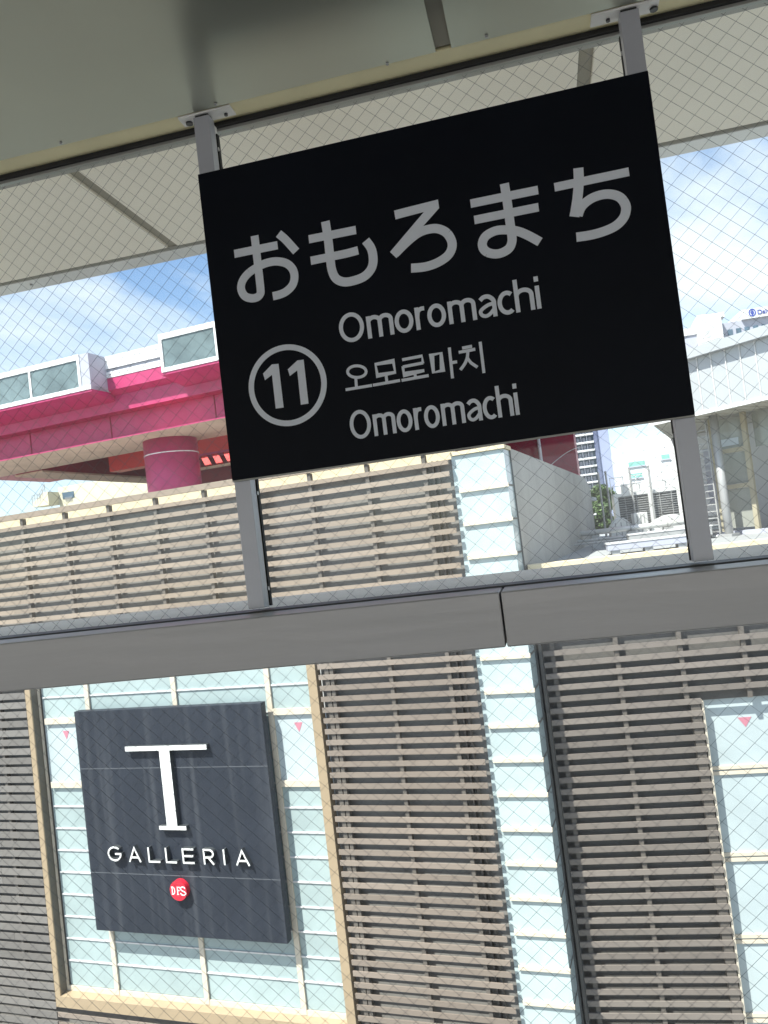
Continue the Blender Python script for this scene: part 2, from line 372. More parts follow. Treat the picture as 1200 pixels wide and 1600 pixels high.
post(-0.6185, -0.5835, 1, 'grey metal post under the left end of the black sign, nearer the tan window frame')
post(0.2490, 0.2840, -1, 'grey metal post under the right end of the black sign, nearer the rooftop plant')

# ------------------------------------------------------------------ station name sign
sg = empty('station_sign', (-0.167, 1.5, 1.764), 0, 'black station name sign with pale grey characters and the number 11 in a ring', 'sign')
def S_(mb, name, m, par=sg, **k):
    mb.v = [(a + 0.167, b - 1.5, c - 1.764) for a, b, c in mb.v]; return mb.build(name, m, par, **k)
S_(MB().box(-0.6185, 0.2835, 1.4935, 1.5015, 1.764, 2.408), 'board', M_board, bevel=0.0008)
S_(MB().box(-0.6185, 0.2835, 1.4945, 1.5005, 1.7605, 1.7637), 'edge_trim', M_bead)
YS = 1.4935
def px2s(pts, sc, ox, oy):
    r_ = []
    for x, y in pts:
        p = on_y(ox + x / sc, oy + y / sc, 1.4935); r_.append((p.x, p.z))
    return r_
def strokes(name, lst, sc, ox, oy, w, par=sg, mt=M_let):
    mb = MB()
    for i, st in enumerate(lst):
        kind, pts = st[0], st[1]; ww = st[2] if len(st) > 2 else w
        q = px2s(pts, sc, ox, oy)
        yf = YS - 0.0006 - 0.00012 * i
        if kind == 'l': mb.ribbon(q, ww, yf, YS + 0.0002)
        elif kind == 'c':
            sp = smooth_path(q); h_ = len(sp) // 2
            if len(q) > 9: mb.ribbon(sp[:h_ + 1], ww, yf, YS + 0.0002); mb.ribbon(sp[h_:], ww, yf - 0.00006, YS + 0.0002)
            else: mb.ribbon(sp, ww, yf, YS + 0.0002)
        elif kind == 'o': mb.ribbon(smooth_path(q + [q[0]])[:-1], ww, yf, YS + 0.0002, True)
        elif kind == 'q': mb.ribbon(q, ww, yf, YS + 0.0002, True)
        elif kind == 'p':
            mb.prism(q[::-1], yf, YS + 0.0002)
    return S_(mb, name, mt, par)
strokes('kana_character', [('l', [(31, 234), (369, 166)]),
    ('c', [(189, 92), (203, 210), (220, 360), (236, 510), (234, 545), (210, 572), (165, 581), (112, 562), (84, 505), (98, 440), (150, 378), (240, 322), (310, 298), (375, 293), (445, 312), (490, 360), (501, 420), (485, 478), (440, 525), (390, 550), (332, 565)]),
    ('c', [(377, 76), (425, 117), (470, 165), (514, 215)])], 5, 360, 350, 0.0168)
strokes('kana_character', [('l', [(613, 120), (981, 47)]), ('c', [(628, 288), (800, 253), (910, 230), (998, 206)]),
    ('c', [(742, -20), (765, 130), (781, 280), (795, 365), (825, 425), (880, 452), (950, 447), (1040, 414), (1095, 360), (1115, 300), (1112, 235), (1095, 182), (1057, 130)], 0.0178)], 5, 360, 350, 0.0166)
strokes('kana_character', [('p', [(119, 181), (435, 101), (444, 162), (300, 325), (136, 523), (90, 479), (335, 190), (130, 244)]),
    ('c', [(126, 492), (215, 404), (290, 345), (360, 317), (435, 312), (502, 346), (538, 420), (515, 495), (440, 552), (345, 586), (242, 596)], 0.0176)], 4.615, 590, 290, 0.017)
strokes('kana_character', [('l', [(670, 131), (1157, 32)]), ('l', [(697, 249), (1161, 156)]),
    ('c', [(914, -14), (935, 120), (955, 270), (967, 350), (968, 408), (945, 456), (885, 489), (822, 491), (772, 467), (755, 420), (780, 365), (850, 327), (930, 320), (1010, 330), (1085, 360), (1171, 407)], 0.0172)], 4.615, 590, 290, 0.0164)
strokes('kana_character', [('l', [(197, 321), (1071, 138)], 0.0162), ('c', [(477, 95), (482, 250), (470, 420), (450, 560), (431, 665)], 0.0184),
    ('c', [(472, 655), (500, 575), (550, 510), (640, 447), (755, 408), (865, 404), (965, 440), (1026, 520), (1034, 600), (1000, 690), (910, 776), (770, 840), (615, 882), (454, 906)], 0.0174)], 7.5, 840, 250, 0.0175)
# ring and digits
rc = on_y(449, 602, YS)
S_(MB().ribbon(arc(rc.x, rc.z, 0.0772, 0.0772, n=64), 0.0115, YS - 0.0006, YS + 0.0002, True), 'number_ring', M_let)
strokes('digit', [('p', [(170, 348), (245, 270), (301, 265), (345, 637), (278, 646), (246, 358), (186, 404)])], 5.4545, 380, 520, 0.01)
strokes('digit', [('p', [(381, 312), (462, 236), (515, 229), (557, 603), (492, 613), (461, 320), (398, 368)])], 5.4545, 380, 520, 0.01)

# latin letters from strokes: unit = x-height
def glyph(ch, w, wt, xh):
    h = wt / 2; c = xh * 1.30; a = xh * 1.42
    if ch == 'O': return [('o', arc(w / 2, c / 2, w / 2 - h, c / 2 - h + 0.02 * xh, n=40))]
    if ch == 'o': return [('o', arc(w / 2, xh / 2, w / 2 - h, xh / 2 - h + 0.02 * xh, n=36))]
    if ch == 'm':
        s = (w - wt) / 2; rr = s / 2
        r1 = [(h, 0), (h, xh)]
        hump = lambda x: [(x, xh * 0.55)] + arc(x + rr, xh - h - rr * 0.72 - .0, rr, rr * 0.78, 180, 0, 14) + [(x + s, 0)]
        return [('l', r1), ('l', hump(h)), ('l', hump(h + s))]
    if ch == 'h':
        s = w - wt; rr = s / 2
        return [('l', [(h, 0), (h, a)]), ('l', [(h, xh * 0.5)] + arc(h + rr, xh - h - rr * 0.72, rr, rr * 0.78, 180, 0, 14) + [(h + s, 0)])]
    if ch == 'r': return [('l', [(h, 0), (h, xh)]), ('c', [(h, xh * 0.55), (h + w * 0.12, xh * 0.8), (w * 0.62, xh - h * 1.02), (w, xh - h * 0.95)])]
    if ch == 'i': return [('l', [(h, 0), (h, xh)]), ('l', [(h, xh * 1.18), (h, xh * 1.40)])]
    if ch == 'c': return [('l', arc(w * 0.56, xh / 2, w * 0.56 - h, xh / 2 - h + 0.02 * xh, 52, 308, 30))]
    if ch == 'a': return [('c', [(w * 0.14, xh * 0.80), (w * 0.34, xh - h * 0.95), (w * 0.62, xh - h), (w - h * 1.15, xh * 0.72), (w - h, xh * 0.45), (w - h, 0)]),
                          ('c', [(w - h, xh * 0.58), (w * 0.52, xh * 0.54), (h * 1.1, xh * 0.36), (h * 1.15, xh * 0.17), (w * 0.36, h * 0.92), (w * 0.62, xh * 0.16), (w - h, xh * 0.36)], wt * 0.85)]
def latin(name, text, edges, zbase, xh, wt):
    mb = MB(); i = 0
    for ch, (xa, xb) in zip(text, edges):
        for st in glyph(ch, xb - xa, wt, xh):
            k, pts = st[0], [(xa + p[0], zbase + p[1]) for p in st[1]]; ww = st[2] if len(st) > 2 else wt
            yf = YS - 0.0006 - 0.00012 * (i % 3); i += 1
            if k == 'l': mb.ribbon(pts, ww, yf, YS + 0.0002)
            elif k == 'c': mb.ribbon(smooth_path(pts), ww, yf, YS + 0.0002)
            else: mb.ribbon(pts, ww, yf, YS + 0.0002, True)
    return S_(mb, name, M_let)
ext = [(35, 172), (187, 332), (340, 442), (454, 508), (520, 622), (635, 788), (801, 900), (907, 1002), (1002, 1108), (1118, 1152)]
def ln_edges(e): 
    r_ = []
    for a, b in e:
        ya = 290 - 0.18 * (a - 100); yb = 290 - 0.18 * (b - 100)
        r_.append((on_y(520 + a / 3.53, 430 + ya / 3.53, YS).x, on_y(520 + b / 3.53, 430 + yb / 3.53, YS).x))
    return r_
e1 = ln_edges(ext)
zb = on_y(578.1, 529.1, YS).z; zb2 = on_y(843.8, 482.1, YS).z; zb = (zb + zb2) / 2
XH = (on_y(590, 491, YS).z - zb) * 0.98
latin('romanised_name', 'Omoromachi', e1, zb, XH, 0.0082)
xa4 = on_y(547, 668, YS).x; xb4 = on_y(812, 630, YS).x
k4 = (xb4 - xa4) / (e1[-1][1] - e1[0][0])
e4 = [((a - e1[0][0]) * k4 + xa4, (b - e1[0][0]) * k4 + xa4) for a, b in e1]
zb4 = (on_y(587, 682, YS).z + on_y(808, 648, YS).z) / 2
latin('romanised_name', 'Omoromachi', e4, zb4, XH * 0.97, 0.0075)
strokes('hangul_name', [
    ('o', [(133 + 51 * math.cos(t * math.pi / 8), 532 + 32 * math.sin(t * math.pi / 8)) for t in range(16)]), ('l', [(127, 566), (131, 622)]), ('l', [(71, 632), (217, 608)]),
    ('q', [(236, 492), (246, 554), (344, 536), (334, 474)]), ('l', [(294, 548), (299, 594)]), ('l', [(222, 607), (371, 581)]),
    ('l', [(383, 467), (492, 446), (497, 487)]), ('l', [(387, 506), (499, 484)]), ('l', [(387, 503), (393, 549), (505, 526)]), ('l', [(452, 535), (456, 562)]), ('l', [(380, 581), (529, 554)]),
    ('q', [(545, 441), (556, 537), (606, 527), (597, 430)]), ('l', [(643, 400), (661, 569)]), ('l', [(652, 484), (686, 478)]),
    ('l', [(714, 403), (768, 393)]), ('l', [(695, 427), (786, 409)]), ('c', [(745, 418), (742, 455), (728, 490), (704, 523)]), ('c', [(742, 455), (762, 483), (798, 508)]), ('l', [(813, 369), (834, 540)])],
    3.53, 520, 430, 0.0057)

# ================================================================== STATION EAVE
ev = empty('station_eave', (0, 1.6, 2.9), 0, 'beige panelled eave soffit outside the station window, edged in white', 'eave')
def E_(mb, name, m, par=ev, **k):
    mb.v = [(a, b - 1.6, c - 2.9) for a, b, c in mb.v]; return mb.build(name, m, par, **k)
JX = [-4.57, -2.95, -1.345, 0.27, 1.88, 3.5]
edges = [-6.0] + JX + [5.0]
for i in range(len(edges) - 1):
    E_(MB().box(edges[i] + 0.021, edges[i + 1] - 0.021, 1.64, 2.905, 2.900, 2.96), 'soffit_panel', M_sof, bevel=0.003)
for x in JX:
    E_(MB().box(x - 0.021, x + 0.021, 1.64, 2.905, 2.912, 2.96), 'joint_strip', M_sofj)
E_(MB().box(-6, 5, 2.905, 2.93, 2.914, 2.96), 'joint_strip', M_sofj)
E_(MB().box(-6, 5, 2.93, 3.03, 2.897, 3.10), 'fascia', M_fascia, bevel=0.004)
E_(MB().box(-6, 5, 1.60, 2.93, 2.961, 3.08), 'eave_core', M_bwhite)
E_(MB().box(-6, 5, 1.50, 1.60, 2.741, 3.08), 'upper_wall', M_bead)
for x in (-2.05, -0.9, 0.55):
    E_(MB().tube([(x, 2.97, 2.897), (x, 2.97, 2.892)], 0.006, 10), 'screw', M_steel)

# ================================================================== SHOP BUILDING
bl = empty('shop_building', (OA.x, OA.y, 0), -BA, 'tan louvred shop building with a mint glazed bay and a glass corner strip', 'building')
def B_(mb, name, m, par=None, **k): return mb.build(name, m, par or bl, **k)
def W_(mb, name, m, par=None, **k):            # world-aligned wing (parallel to the station)
    ob = mb.build(name, m, par or bl, **k)
    if par is None:
        ob.matrix_parent_inverse = (Matrix.Translation((OA.x, OA.y, 0)) @ Matrix.Rotation(-BA, 4, 'Z')).inverted()
    return ob
ZB = -14.0
SLP = 0.2865
# --- main front, u from -26 to 2.87
UL, UR = -26.0, 2.87
WIN0, WIN1, WZ1, WZ0 = -11.27, -1.70, -0.35, -10.92      # clear opening of the glazed bay
wl_ = MB()
wl_.box(UL, WIN0 - 0.3, 0.30, 0.75, ZB, 3.5); wl_.box(WIN1 + 0.28, UR + 0.25, 0.30, 0.75, ZB, 3.5)
wl_.box(WIN0 - 0.3, WIN1 + 0.28, 0.30, 0.75, WZ1 + 0.3, 3.5); wl_.box(WIN0 - 0.3, WIN1 + 0.28, 0.30, 0.75, ZB, WZ0 - 0.36)
B_(wl_, 'louvre_wall', M_wallA)
rgs = random.Random(5)
def slat(mb, u0, u1, zt, h=0.130, d=0.04):
    a = u0 - rgs.random() * 0.6 if u1 - u0 > 6 else u0
    first = True
    while a < u1 - 0.01:                  # lengths of about four metres, butted with a hairline gap
        b = u1 if u1 - u0 < 6 else min(u1, a + rgs.choice((3.32, 4.98, 4.98)))
        if u1 - b < 0.5: b = u1
        e = rgs.uniform(-0.004, 0.004); f = rgs.uniform(-0.003, 0.003)
        mb.profile([(f, zt + e), (f, zt - h + e), (d + f, zt - h + e), (d + f, zt + e)], max(a, u0), b - (0.008 if b < u1 else 0))
        a = b
up_, left_, right_ = MB(), MB(), MB()
for k in range(0, 60):
    zt = 3.19 - SLP * k
    if zt < ZB + 0.2: break
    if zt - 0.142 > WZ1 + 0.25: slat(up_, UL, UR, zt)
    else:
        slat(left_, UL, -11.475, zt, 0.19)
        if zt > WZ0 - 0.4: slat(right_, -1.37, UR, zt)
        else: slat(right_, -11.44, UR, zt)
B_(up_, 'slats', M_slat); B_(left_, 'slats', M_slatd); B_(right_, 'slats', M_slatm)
capm = MB().box(UL, UR, -0.005, 0.12, 3.69, 3.86); B_(capm, 'coping_rail', M_slat)
B_(MB().box(UL, UR, 0.0, 0.12, 3.36, 3.475), 'slats', M_slat)
B_(MB().box(UL, 2.86, 0.62, 0.9, 3.505, 3.83), 'parapet', M_parapet)
US = [0.66 - 1.66 * k for k in range(0, 16)]
for u in US + [2.22]:
    mb = MB()
    if -11.3 < u < -1.75: mb.box(u - 0.05, u + 0.05, 0.0405, 0.19, WZ1 + 0.32, 3.68)
    else: mb.box(u - 0.05, u + 0.05, 0.0405, 0.19, ZB, 3.68)
    B_(mb, 'louvre_bracket', M_bracket)
B_(MB().box(-1.20, -1.08, 0.0405, 0.19, ZB, 0.2), 'louvre_bracket', M_bracket)
for u in (2.42, 2.56): B_(MB().box(u - 0.02, u + 0.02, 0.12, 0.28, ZB, 3.5), 'louvre_bracket', M_bracket)
# --- glazed bay
fr = MB()
fr.box(-11.465, WIN0, 0.0, 0.045, WZ0 - 0.33, WZ1 + 0.26); fr.box(WIN1, -1.445, 0.0, 0.295, WZ0 - 0.33, WZ1 + 0.26)
fr.box(WIN0, WIN1, 0.0, 0.295, WZ1, WZ1 + 0.26)
fr.profile([(0.0, WZ0), (0.0, WZ0 - 0.33), (0.295, WZ0 - 0.33), (0.295, WZ0 + 0.02)], WIN0, WIN1)
bay = B_(fr, 'window_bay', M_frame)
B_(MB().box(-11.455, WIN0 - 0.004, 0.0455, 0.40, WZ0 - .3, WZ1), 'reveal', M_revshade, bay); B_(MB().box(WIN1 - 0.002, WIN1 + 0.02, 0.296, 0.40, WZ0, WZ1), 'reveal', M_frame, bay)
B_(MB().box(WIN0, WIN1, 0.38, 0.6, WZ0 - 0.1, WZ1), 'backing', M_wall, bay)
pan = MB(); mul = MB()
UM = [WIN0 + 0.12, -9.36, -6.20, -3.10, WIN1 - 0.05]
for u in UM[1:-1]: mul.box(u - 0.075, u + 0.075, 0.285, 0.345, WZ0 + 0.05, WZ1)
mul.box(WIN0 + 0.003, WIN0 + 0.06, 0.29, 0.345, WZ0 + 0.05, WZ1); mul.box(WIN1 - 0.06, WIN1 - 0.003, 0.29, 0.345, WZ0 + 0.05, WZ1)
mul.box(WIN0 + 0.003, WIN1 - 0.003, 0.30, 0.343, WZ0 + 0.0, WZ0 + 0.17)
zr = [WZ1, -1.22, -1.93, -2.66, -4.62] + [-4.62 - 0.672 * i for i in range(1, 9)] + [WZ0 + 0.17]
for c in range(4):
    ua, ub = UM[c], UM[c + 1]
    for i in range(len(zr) - 1):
        za, zb_ = zr[i + 1], zr[i]
        if zb_ - za < 0.1: continue
        tall = (i == 3 and c in (0, 3))
        if i == 3 and c in (1, 2):
            for q in range(3): pan.box(ua, ub, 0.352, 0.372, za + (zb_ - za) / 3 * q + .004, za + (zb_ - za) / 3 * (q + 1) - .004)
        elif tall: B_(MB().box(ua, ub, 0.352, 0.372, za + 0.004, zb_ - 0.004), 'pale_pane', M_pale, bay)
        else: pan.box(ua, ub, 0.352, 0.372, za + 0.004, zb_ - 0.004)
        if tall:
            for zz in (za, zb_): mul.box(ua + 0.08, ub - 0.08, 0.27, 0.338, zz - 0.085, zz + 0.085)
        elif i < len(zr) - 2 and not (i == 2 and c in (0, 3)):
            B_(MB().box(ua + 0.03, ub - 0.03, 0.318, 0.35, za - 0.02, za + 0.02), 'glazing_bar', M_bar, bay)
B_(pan, 'mint_pane', M_mint, bay); B_(mul, 'mullions', M_mull, bay)
for u, z in ((-10.34, -2.98), (-2.31, -2.98)):
    B_(MB().prism([(u - 0.13, z), (u, z - 0.27), (u + 0.13, z)], 0.346, 0.3515), 'access_marker', M_tri, bay)
# --- glass corner strip
cs = MB()
C0, C1, CV0, CV1 = 2.90, 4.24, 0.25, 1.04
ZF = [2.66 - 0.8405 * i for i in range(0, 20)]
zt = 3.56
for z in ZF:
    cs.box(C0, C1, CV0, CV0 + 0.03, z + 0.004, zt - 0.004); cs.box(C1 - 0.03, C1, CV0 + 0.032, CV1, z + 0.004, zt - 0.004)
    zt = z
strip = B_(cs, 'corner_glass', M_icy)
for z in ZF:
    B_(MB().box(3.02, C1 + 0.03, CV0 - 0.07, CV0 - 0.002, z - 0.045, z + 0.045), 'glass_fin', M_fin, strip)
    B_(MB().box(C1 + 0.002, C1 + 0.012, CV0 + 0.01, CV1 - 0.03, z - 0.022, z + 0.022), 'side_joint', M_wall, strip)
B_(MB().box(C1 + 0.001, C1 + 0.03, CV1 - 0.07, CV1, ZB, 3.56), 'edge_trim', M_trim, strip)
B_(MB().box(C0, C1 + 0.04, CV0 - 0.06, CV1, 3.565, 3.66), 'cap', M_parapet, strip)
B_(MB().box(C0 + 0.02, C1 - 0.04, CV0 + 0.05, CV1 + 0.2, ZB, 3.55), 'core', M_wall, strip)
# --- blank concrete flank running back over the roof
zc = 3.62
B_(MB().add([(C1 + .02, 1.06, ZB), (C1 + .02, 21.5, ZB), (C1 + .02, 21.5, 3.15), (C1 + .02, 19.2, 3.56), (C1 + .02, 1.06, zc),
             (C1 - .4, 1.06, ZB), (C1 - .4, 21.5, ZB), (C1 - .4, 21.5, 3.15), (C1 - .4, 19.2, 3.56), (C1 - .4, 1.06, zc)],
            [(0, 1, 2, 3, 4), (9, 8, 7, 6, 5), (0, 4, 9, 5), (4, 3, 8, 9), (3, 2, 7, 8), (2, 1, 6, 7), (1, 0, 5, 6)]), 'flank_wall', M_conc)
B_(MB().box(UL, C1 - 0.45, 0.95, 30, 2.6, 2.8), 'roof', M_roof)
# --- wing parallel to the station
YB = 20.1
XW0 = -0.646; XE = 16.0
WX0, WZT = 3.07, -3.147
bw = MB(); bw.box(XW0 + 0.1, WX0 - 0.02, YB + 0.28, YB + 0.6, ZB, 0.40); bw.box(WX0 - 0.02, XE, YB + 0.28, YB + 0.6, WZT - 0.02, 0.40)
bw.box(WX0, XE, YB + 0.46, YB + 0.6, ZB, WZT)
W_(bw, 'wing_wall', M_wall)
ws = MB()
for k in range(-11, 34):
    z = -4.794 - 0.290 * k
    if z > -1.0 or z < ZB + 0.2: continue
    x1 = XE if z - 0.142 > WZT - 0.03 else WX0 - 0.005 + 0.0
    e = rgs.uniform(-0.004, 0.004); ws.profile([(YB + e / 2, z + e), (YB + e / 2, z - 0.132 + e), (YB + 0.04, z - 0.132 + e), (YB + 0.04, z + e)], -0.545 + e, x1)
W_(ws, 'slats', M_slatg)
W_(MB().box(-0.545, XE, YB - 0.002, YB + 0.2, -1.006, 0.43), 'slats', M_slatg)
W_(MB().box(2.70, 2.81, YB + 0.0405, YB + 0.17, WZT + .02, -1.0), 'louvre_bracket', M_bracket)
for x in (-0.30, 1.252):
    W_(MB().box(x - 0.055, x + 0.055, YB + 0.0405, YB + 0.17, ZB, -1.0), 'louvre_bracket', M_bracket)
for x in (4.2, 5.7, 7.2):
    W_(MB().box(x - 0.055, x + 0.055, YB + 0.0405, YB + 0.17, WZT + .02, -1.0), 'louvre_bracket', M_bracket)
W_(MB().box(2.82, 3.04, YB + 0.042, YB + 0.278, ZB, WZT), 'louvre_bracket', M_bracket)
W_(MB().box(XW0, -0.56, YB + 0.02, YB + 0.4, ZB, 0.40), 'end_trim', M_wall)
W_(MB().box(XW0, XE, YB - 0.05, YB + 0.45, 0.432, 0.60), 'coping', M_parapet)
# wing window: pale panes with paired cream rails
zs = [WZT, -4.914, -7.015, -8.985, -10.87, -12.7, ZB]
wgl = W_(MB().box(WX0, WX0 + 0.05, YB + 0.06, YB + 0.40, ZB, WZT), 'wing_window', M_mull)
for i in range(len(zs) - 1):
    for x in (WX0 + 0.06, 6.1, 9.2):
        W_(MB().box(x, x + 3.0, YB + 0.36, YB + 0.40, zs[i + 1] + 0.004, zs[i] - 0.004), 'pale_pane', M_pale, wgl)
    for dz in (0.02, -0.11):
        W_(MB().box(WX0 + 0.06, 12, YB + 0.31, YB + 0.357, zs[i + 1] + dz, zs[i + 1] + dz + 0.085), 'glazing_bar', M_mull, wgl)

W_(MB().prism([(3.90, -3.67), (4.06, -3.91), (4.22, -3.67)], YB + 0.352, YB + 0.359), 'access_marker', M_tri, wgl)
W_(MB().box(-0.30, XE, YB + 0.6, 70, 0.2, 0.40), 'wing_roof', M_roof)

# ------------------------------------------------------------------ big slate wall sign on the bay
ws_ = empty('wall_sign', tuple(OA + uA * -6.3 + Vector((0, 0, -8.75))), -BA, 'large slate blue square wall sign with a white serif T, GALLERIA and a red disc', 'sign')
def G_(mb, name, m, par=None, **k):
    mb.v = [(a + 6.3, b, c + 8.75) for a, b, c in mb.v]; return mb.build(name, m, par or ws_, **k)
FV = -0.15
G_(MB().box(-9.49, -3.115, FV, 0.10, -8.75, -2.305), 'board', M_slate, bevel=0.01)
G_(MB().box(-9.49, -3.115, FV - 0.0025, FV + 0.01, -4.012, -3.998), 'seam', M_seam)
G_(MB().box(-9.49, -3.115, FV - 0.0025, FV + 0.01, -7.058, -7.044), 'seam', M_seam)
for u in (-8.6, -6.3, -4.0):
    for z in (-8.2, -2.9): G_(MB().box(u - .06, u + .06, 0.10, 0.30, z - .06, z + .06), 'fixing', M_metalg)
LF, LB = FV - 0.15, FV - 0.10          # letter faces stand off the board
def face_and_return(name, fn, par=None):
    a = MB(); fn(a, LF, LF + 0.012); f = G_(a, name, M_white, par)
    b = MB(); fn(b, LF + 0.0125, FV + 0.02); G_(b, 'letter_return', M_lside).parent = f
    return f
def q(px, py):
    return on_facade(px, py, LF)
uT0, zT = q(195, 1167); uT1, _ = q(322, 1165); _, zT2 = q(260, 1172.5)
us0, _ = q(251, 1200); us1, _ = q(267, 1200); _, zb1 = q(268, 1291); us2, zb0 = q(249, 1296.5); us3, _ = q(291, 1296.5)
def Tshape(mb, y0, y1):
    c = (us0 + us1) / 2
    mb.prism([(us2, zb0), (us3, zb0), (us3, zb1), (us1 + 0.0, zb1), (us1, zT2), (uT1, zT2), (uT1, zT), (uT0, zT), (uT0, zT2), (us0, zT2), (us0, zb1), (us2, zb1)], y0, y1)
face_and_return('letter_t', Tshape)
wt = 0.046
zb_l = (q(205, 1347.5)[1] + q(380, 1352)[1]) / 2; zt_l = (q(205, 1324)[1] + q(380, 1328)[1]) / 2; H = zt_l - zb_l
def gx(px): return q(100 + px / 3.333, 1080 + 850 / 3.333)[0]
spans = [('G', 228, 298), ('A', 335, 399), ('L', 437, 497), ('L', 527, 583), ('E', 615, 675), ('R', 724, 779), ('I', 825, 838), ('A', 890, 963)]
for ch, a, b in spans:
    ua, ub = gx(a), gx(b); w_ = ub - ua; h = wt / 2; z0, z1 = zb_l, zt_l
    def letter(mb, y0, y1, ch=ch, ua=ua, ub=ub, w_=w_, z0=z0, z1=z1):
        e = 0.0006
        if ch == 'G':
            mb.ribbon(arc(ua + w_ / 2, (z0 + z1) / 2, w_ / 2 - h, H / 2 - h, 45, 360, 30), wt, y0, y1); mb.ribbon([(ua + w_ * 0.55, (z0 + z1) / 2), (ub, (z0 + z1) / 2)], wt, y0 - e, y1)
        elif ch == 'A':
            mb.ribbon([(ua + h, z0), (ua + w_ / 2, z1 - h), (ub - h, z0)], wt, y0, y1); mb.ribbon([(ua + w_ * 0.24, z0 + H * 0.3), (ub - w_ * 0.24, z0 + H * 0.3)], wt, y0 - e, y1)
        elif ch == 'L': mb.ribbon([(ua + h, z1), (ua + h, z0 + h), (ub, z0 + h)], wt, y0, y1)
        elif ch == 'E':
            mb.ribbon([(ub, z1 - h), (ua + h, z1 - h), (ua + h, z0 + h), (ub, z0 + h)], wt, y0, y1); mb.ribbon([(ua + wt, (z0 + z1) / 2), (ub - w_ * 0.06, (z0 + z1) / 2)], wt, y0 - e, y1)
        elif ch == 'R':
            mb.ribbon([(ua + h, z0), (ua + h, z1 - h)], wt, y0, y1)
            zm = z0 + H * 0.45
            mb.ribbon([(ua, z1 - h), (ua + w_ * 0.5, z1 - h)] + arc(ua + w_ * 0.55, (z1 - h + zm) / 2, w_ * 0.45 - h, (z1 - h - zm) / 2, 80, -80, 12) + [(ua + w_ * 0.5, zm), (ua + wt, zm)], wt, y0 - e, y1)
            mb.ribbon([(ua + w_ * 0.45, zm), (ub - h, z0)], wt, y0 - 2 * e, y1)
        else: mb.ribbon([(ua + w_ / 2, z0), (ua + w_ / 2, z1)], wt, y0, y1)
    face_and_return('letter_' + ch.lower(), letter)
ue, ze = q(279, 1391.5)
er = (q(292, 1391)[0] - q(266.2, 1391)[0]) / 2
em = G_(MB().prism(arc(ue, ze, er, er, n=40), LF - 0.02, FV + 0.02), 'emblem', M_red)
lm = MB(); y0, y1 = LF - 0.024, LF - 0.018
hs = er * 0.40; wd = er * 0.25
uD = ue - er * 0.70
lm.ribbon([(uD, ze - hs), (uD, ze + hs)], er * .11, y0, y1)
lm.ribbon([(uD - er * .1, ze + hs - .012)] + arc(uD + er * .05, ze, wd, hs - .012, 88, -88, 14) + [(uD - er * .1, ze - hs + .012)], er * .09, y0 - .0005, y1)
uF = ue - er * 0.06
lm.ribbon([(uF, ze - hs), (uF, ze + hs)], er * .11, y0, y1); lm.ribbon([(uF - er * .08, ze + hs - .012), (uF + wd * 1.25, ze + hs - .012), (uF + wd * 1.25, ze + hs * .6)], er * .09, y0 - .0005, y1)
lm.ribbon([(uF, ze + .01), (uF + wd * .95, ze + .01)], er * .09, y0 - .0005, y1); lm.ribbon([(uF - er * .12, ze - hs + .008), (uF + er * .14, ze - hs + .008)], er * .05, y0 - .0005, y1)
uS = ue + er * 0.58
lm.ribbon(smooth_path([(uS + .07, ze + hs * .6), (uS + .05, ze + hs * .9), (uS - .02, ze + hs), (uS - .08, ze + hs * .6), (uS - .04, ze + hs * .15), (uS + .05, ze - hs * .2), (uS + .085, ze - hs * .6), (uS + .03, ze - hs * .97), (uS - .05, ze - hs * .92), (uS - .085, ze - hs * .5)]), er * .11, y0, y1)
G_(lm, 'emblem_lettering', M_white).parent = em

# ================================================================== CRIMSON ELEVATED DECK BEHIND THE SHOP
pk = empty('elevated_deck', (OA.x, OA.y, 0), -BA, 'crimson steel elevated deck with white glazed railings, on a round column behind the louvred parapet', 'overpass')
def K_(mb, name, m, par=None, **k): return mb.build(name, m, par or pk, **k)
N0, N1 = -12.72, -9.38                          # notch in the deck edge, closed by a louvred panel
EL, ER = -34.0, 4.2
def deck(u0, u1, v):
    K_(MB().profile([(v, 8.99), (v, 8.90), (7.34, 8.66), (7.34, 8.99)], u0, u1), 'deck_edge', M_pink)
    K_(MB().box(u0, u1, v - 0.03, 7.3, 8.995, 9.16), 'kerb', M_rwhite)
deck(EL, N0, 6.0); deck(N1, ER, 6.0)
K_(MB().profile([(6.98, 9.55), (6.98, 9.06), (7.34, 8.9), (7.34, 9.55)], N0 + .002, N1 - .002), 'deck_edge', M_pink)
K_(MB().box(EL, ER, 7.35, 8.1, 8.25, 9.0), 'flange', M_pink)
K_(MB().box(EL, ER, 7.95, 9.9, 7.026, 8.249), 'girder', M_pink)
K_(MB().box(EL, ER, 6.6, 10.1, 6.985, 7.025), 'bottom_flange', M_pink)
K_(MB().box(EL, ER, 6.62, 10.08, 6.97, 6.984), 'girder_underside', M_under)
for u in (-20.0, -17.9, -13.55, -8.45, -3.0):
    K_(MB().box(u - 0.02, u + 0.02, 7.925, 7.949, 7.026, 8.249), 'seam', M_dred)
def railing(u0, u1, posts, ends):
    t = K_(MB().box(u0, u1, 5.96, 6.08, 10.24, 10.45), 'top_rail', M_rwhite)
    a = sorted([u0] + posts + [u1])
    for i in range(len(a) - 1):
        K_(MB().box(a[i] + .05, a[i + 1] - .05, 6.0, 6.03, 9.16, 10.24), 'railing_pane', M_rglass)
    for u in posts: K_(MB().box(u - 0.05, u + 0.05, 5.965, 6.06, 9.16, 10.24), 'railing_post', M_rwhite)
    for u in ends: K_(MB().box(u - 0.06, u + 0.06, 5.955, 6.1, 8.998, 10.46), 'railing_post', M_rwhite)
railing(EL, N0 - 0.5, [-31.0, -28.6, -26.2, -23.0, -20.6, -18.1, -15.72], [N0 - 0.5])
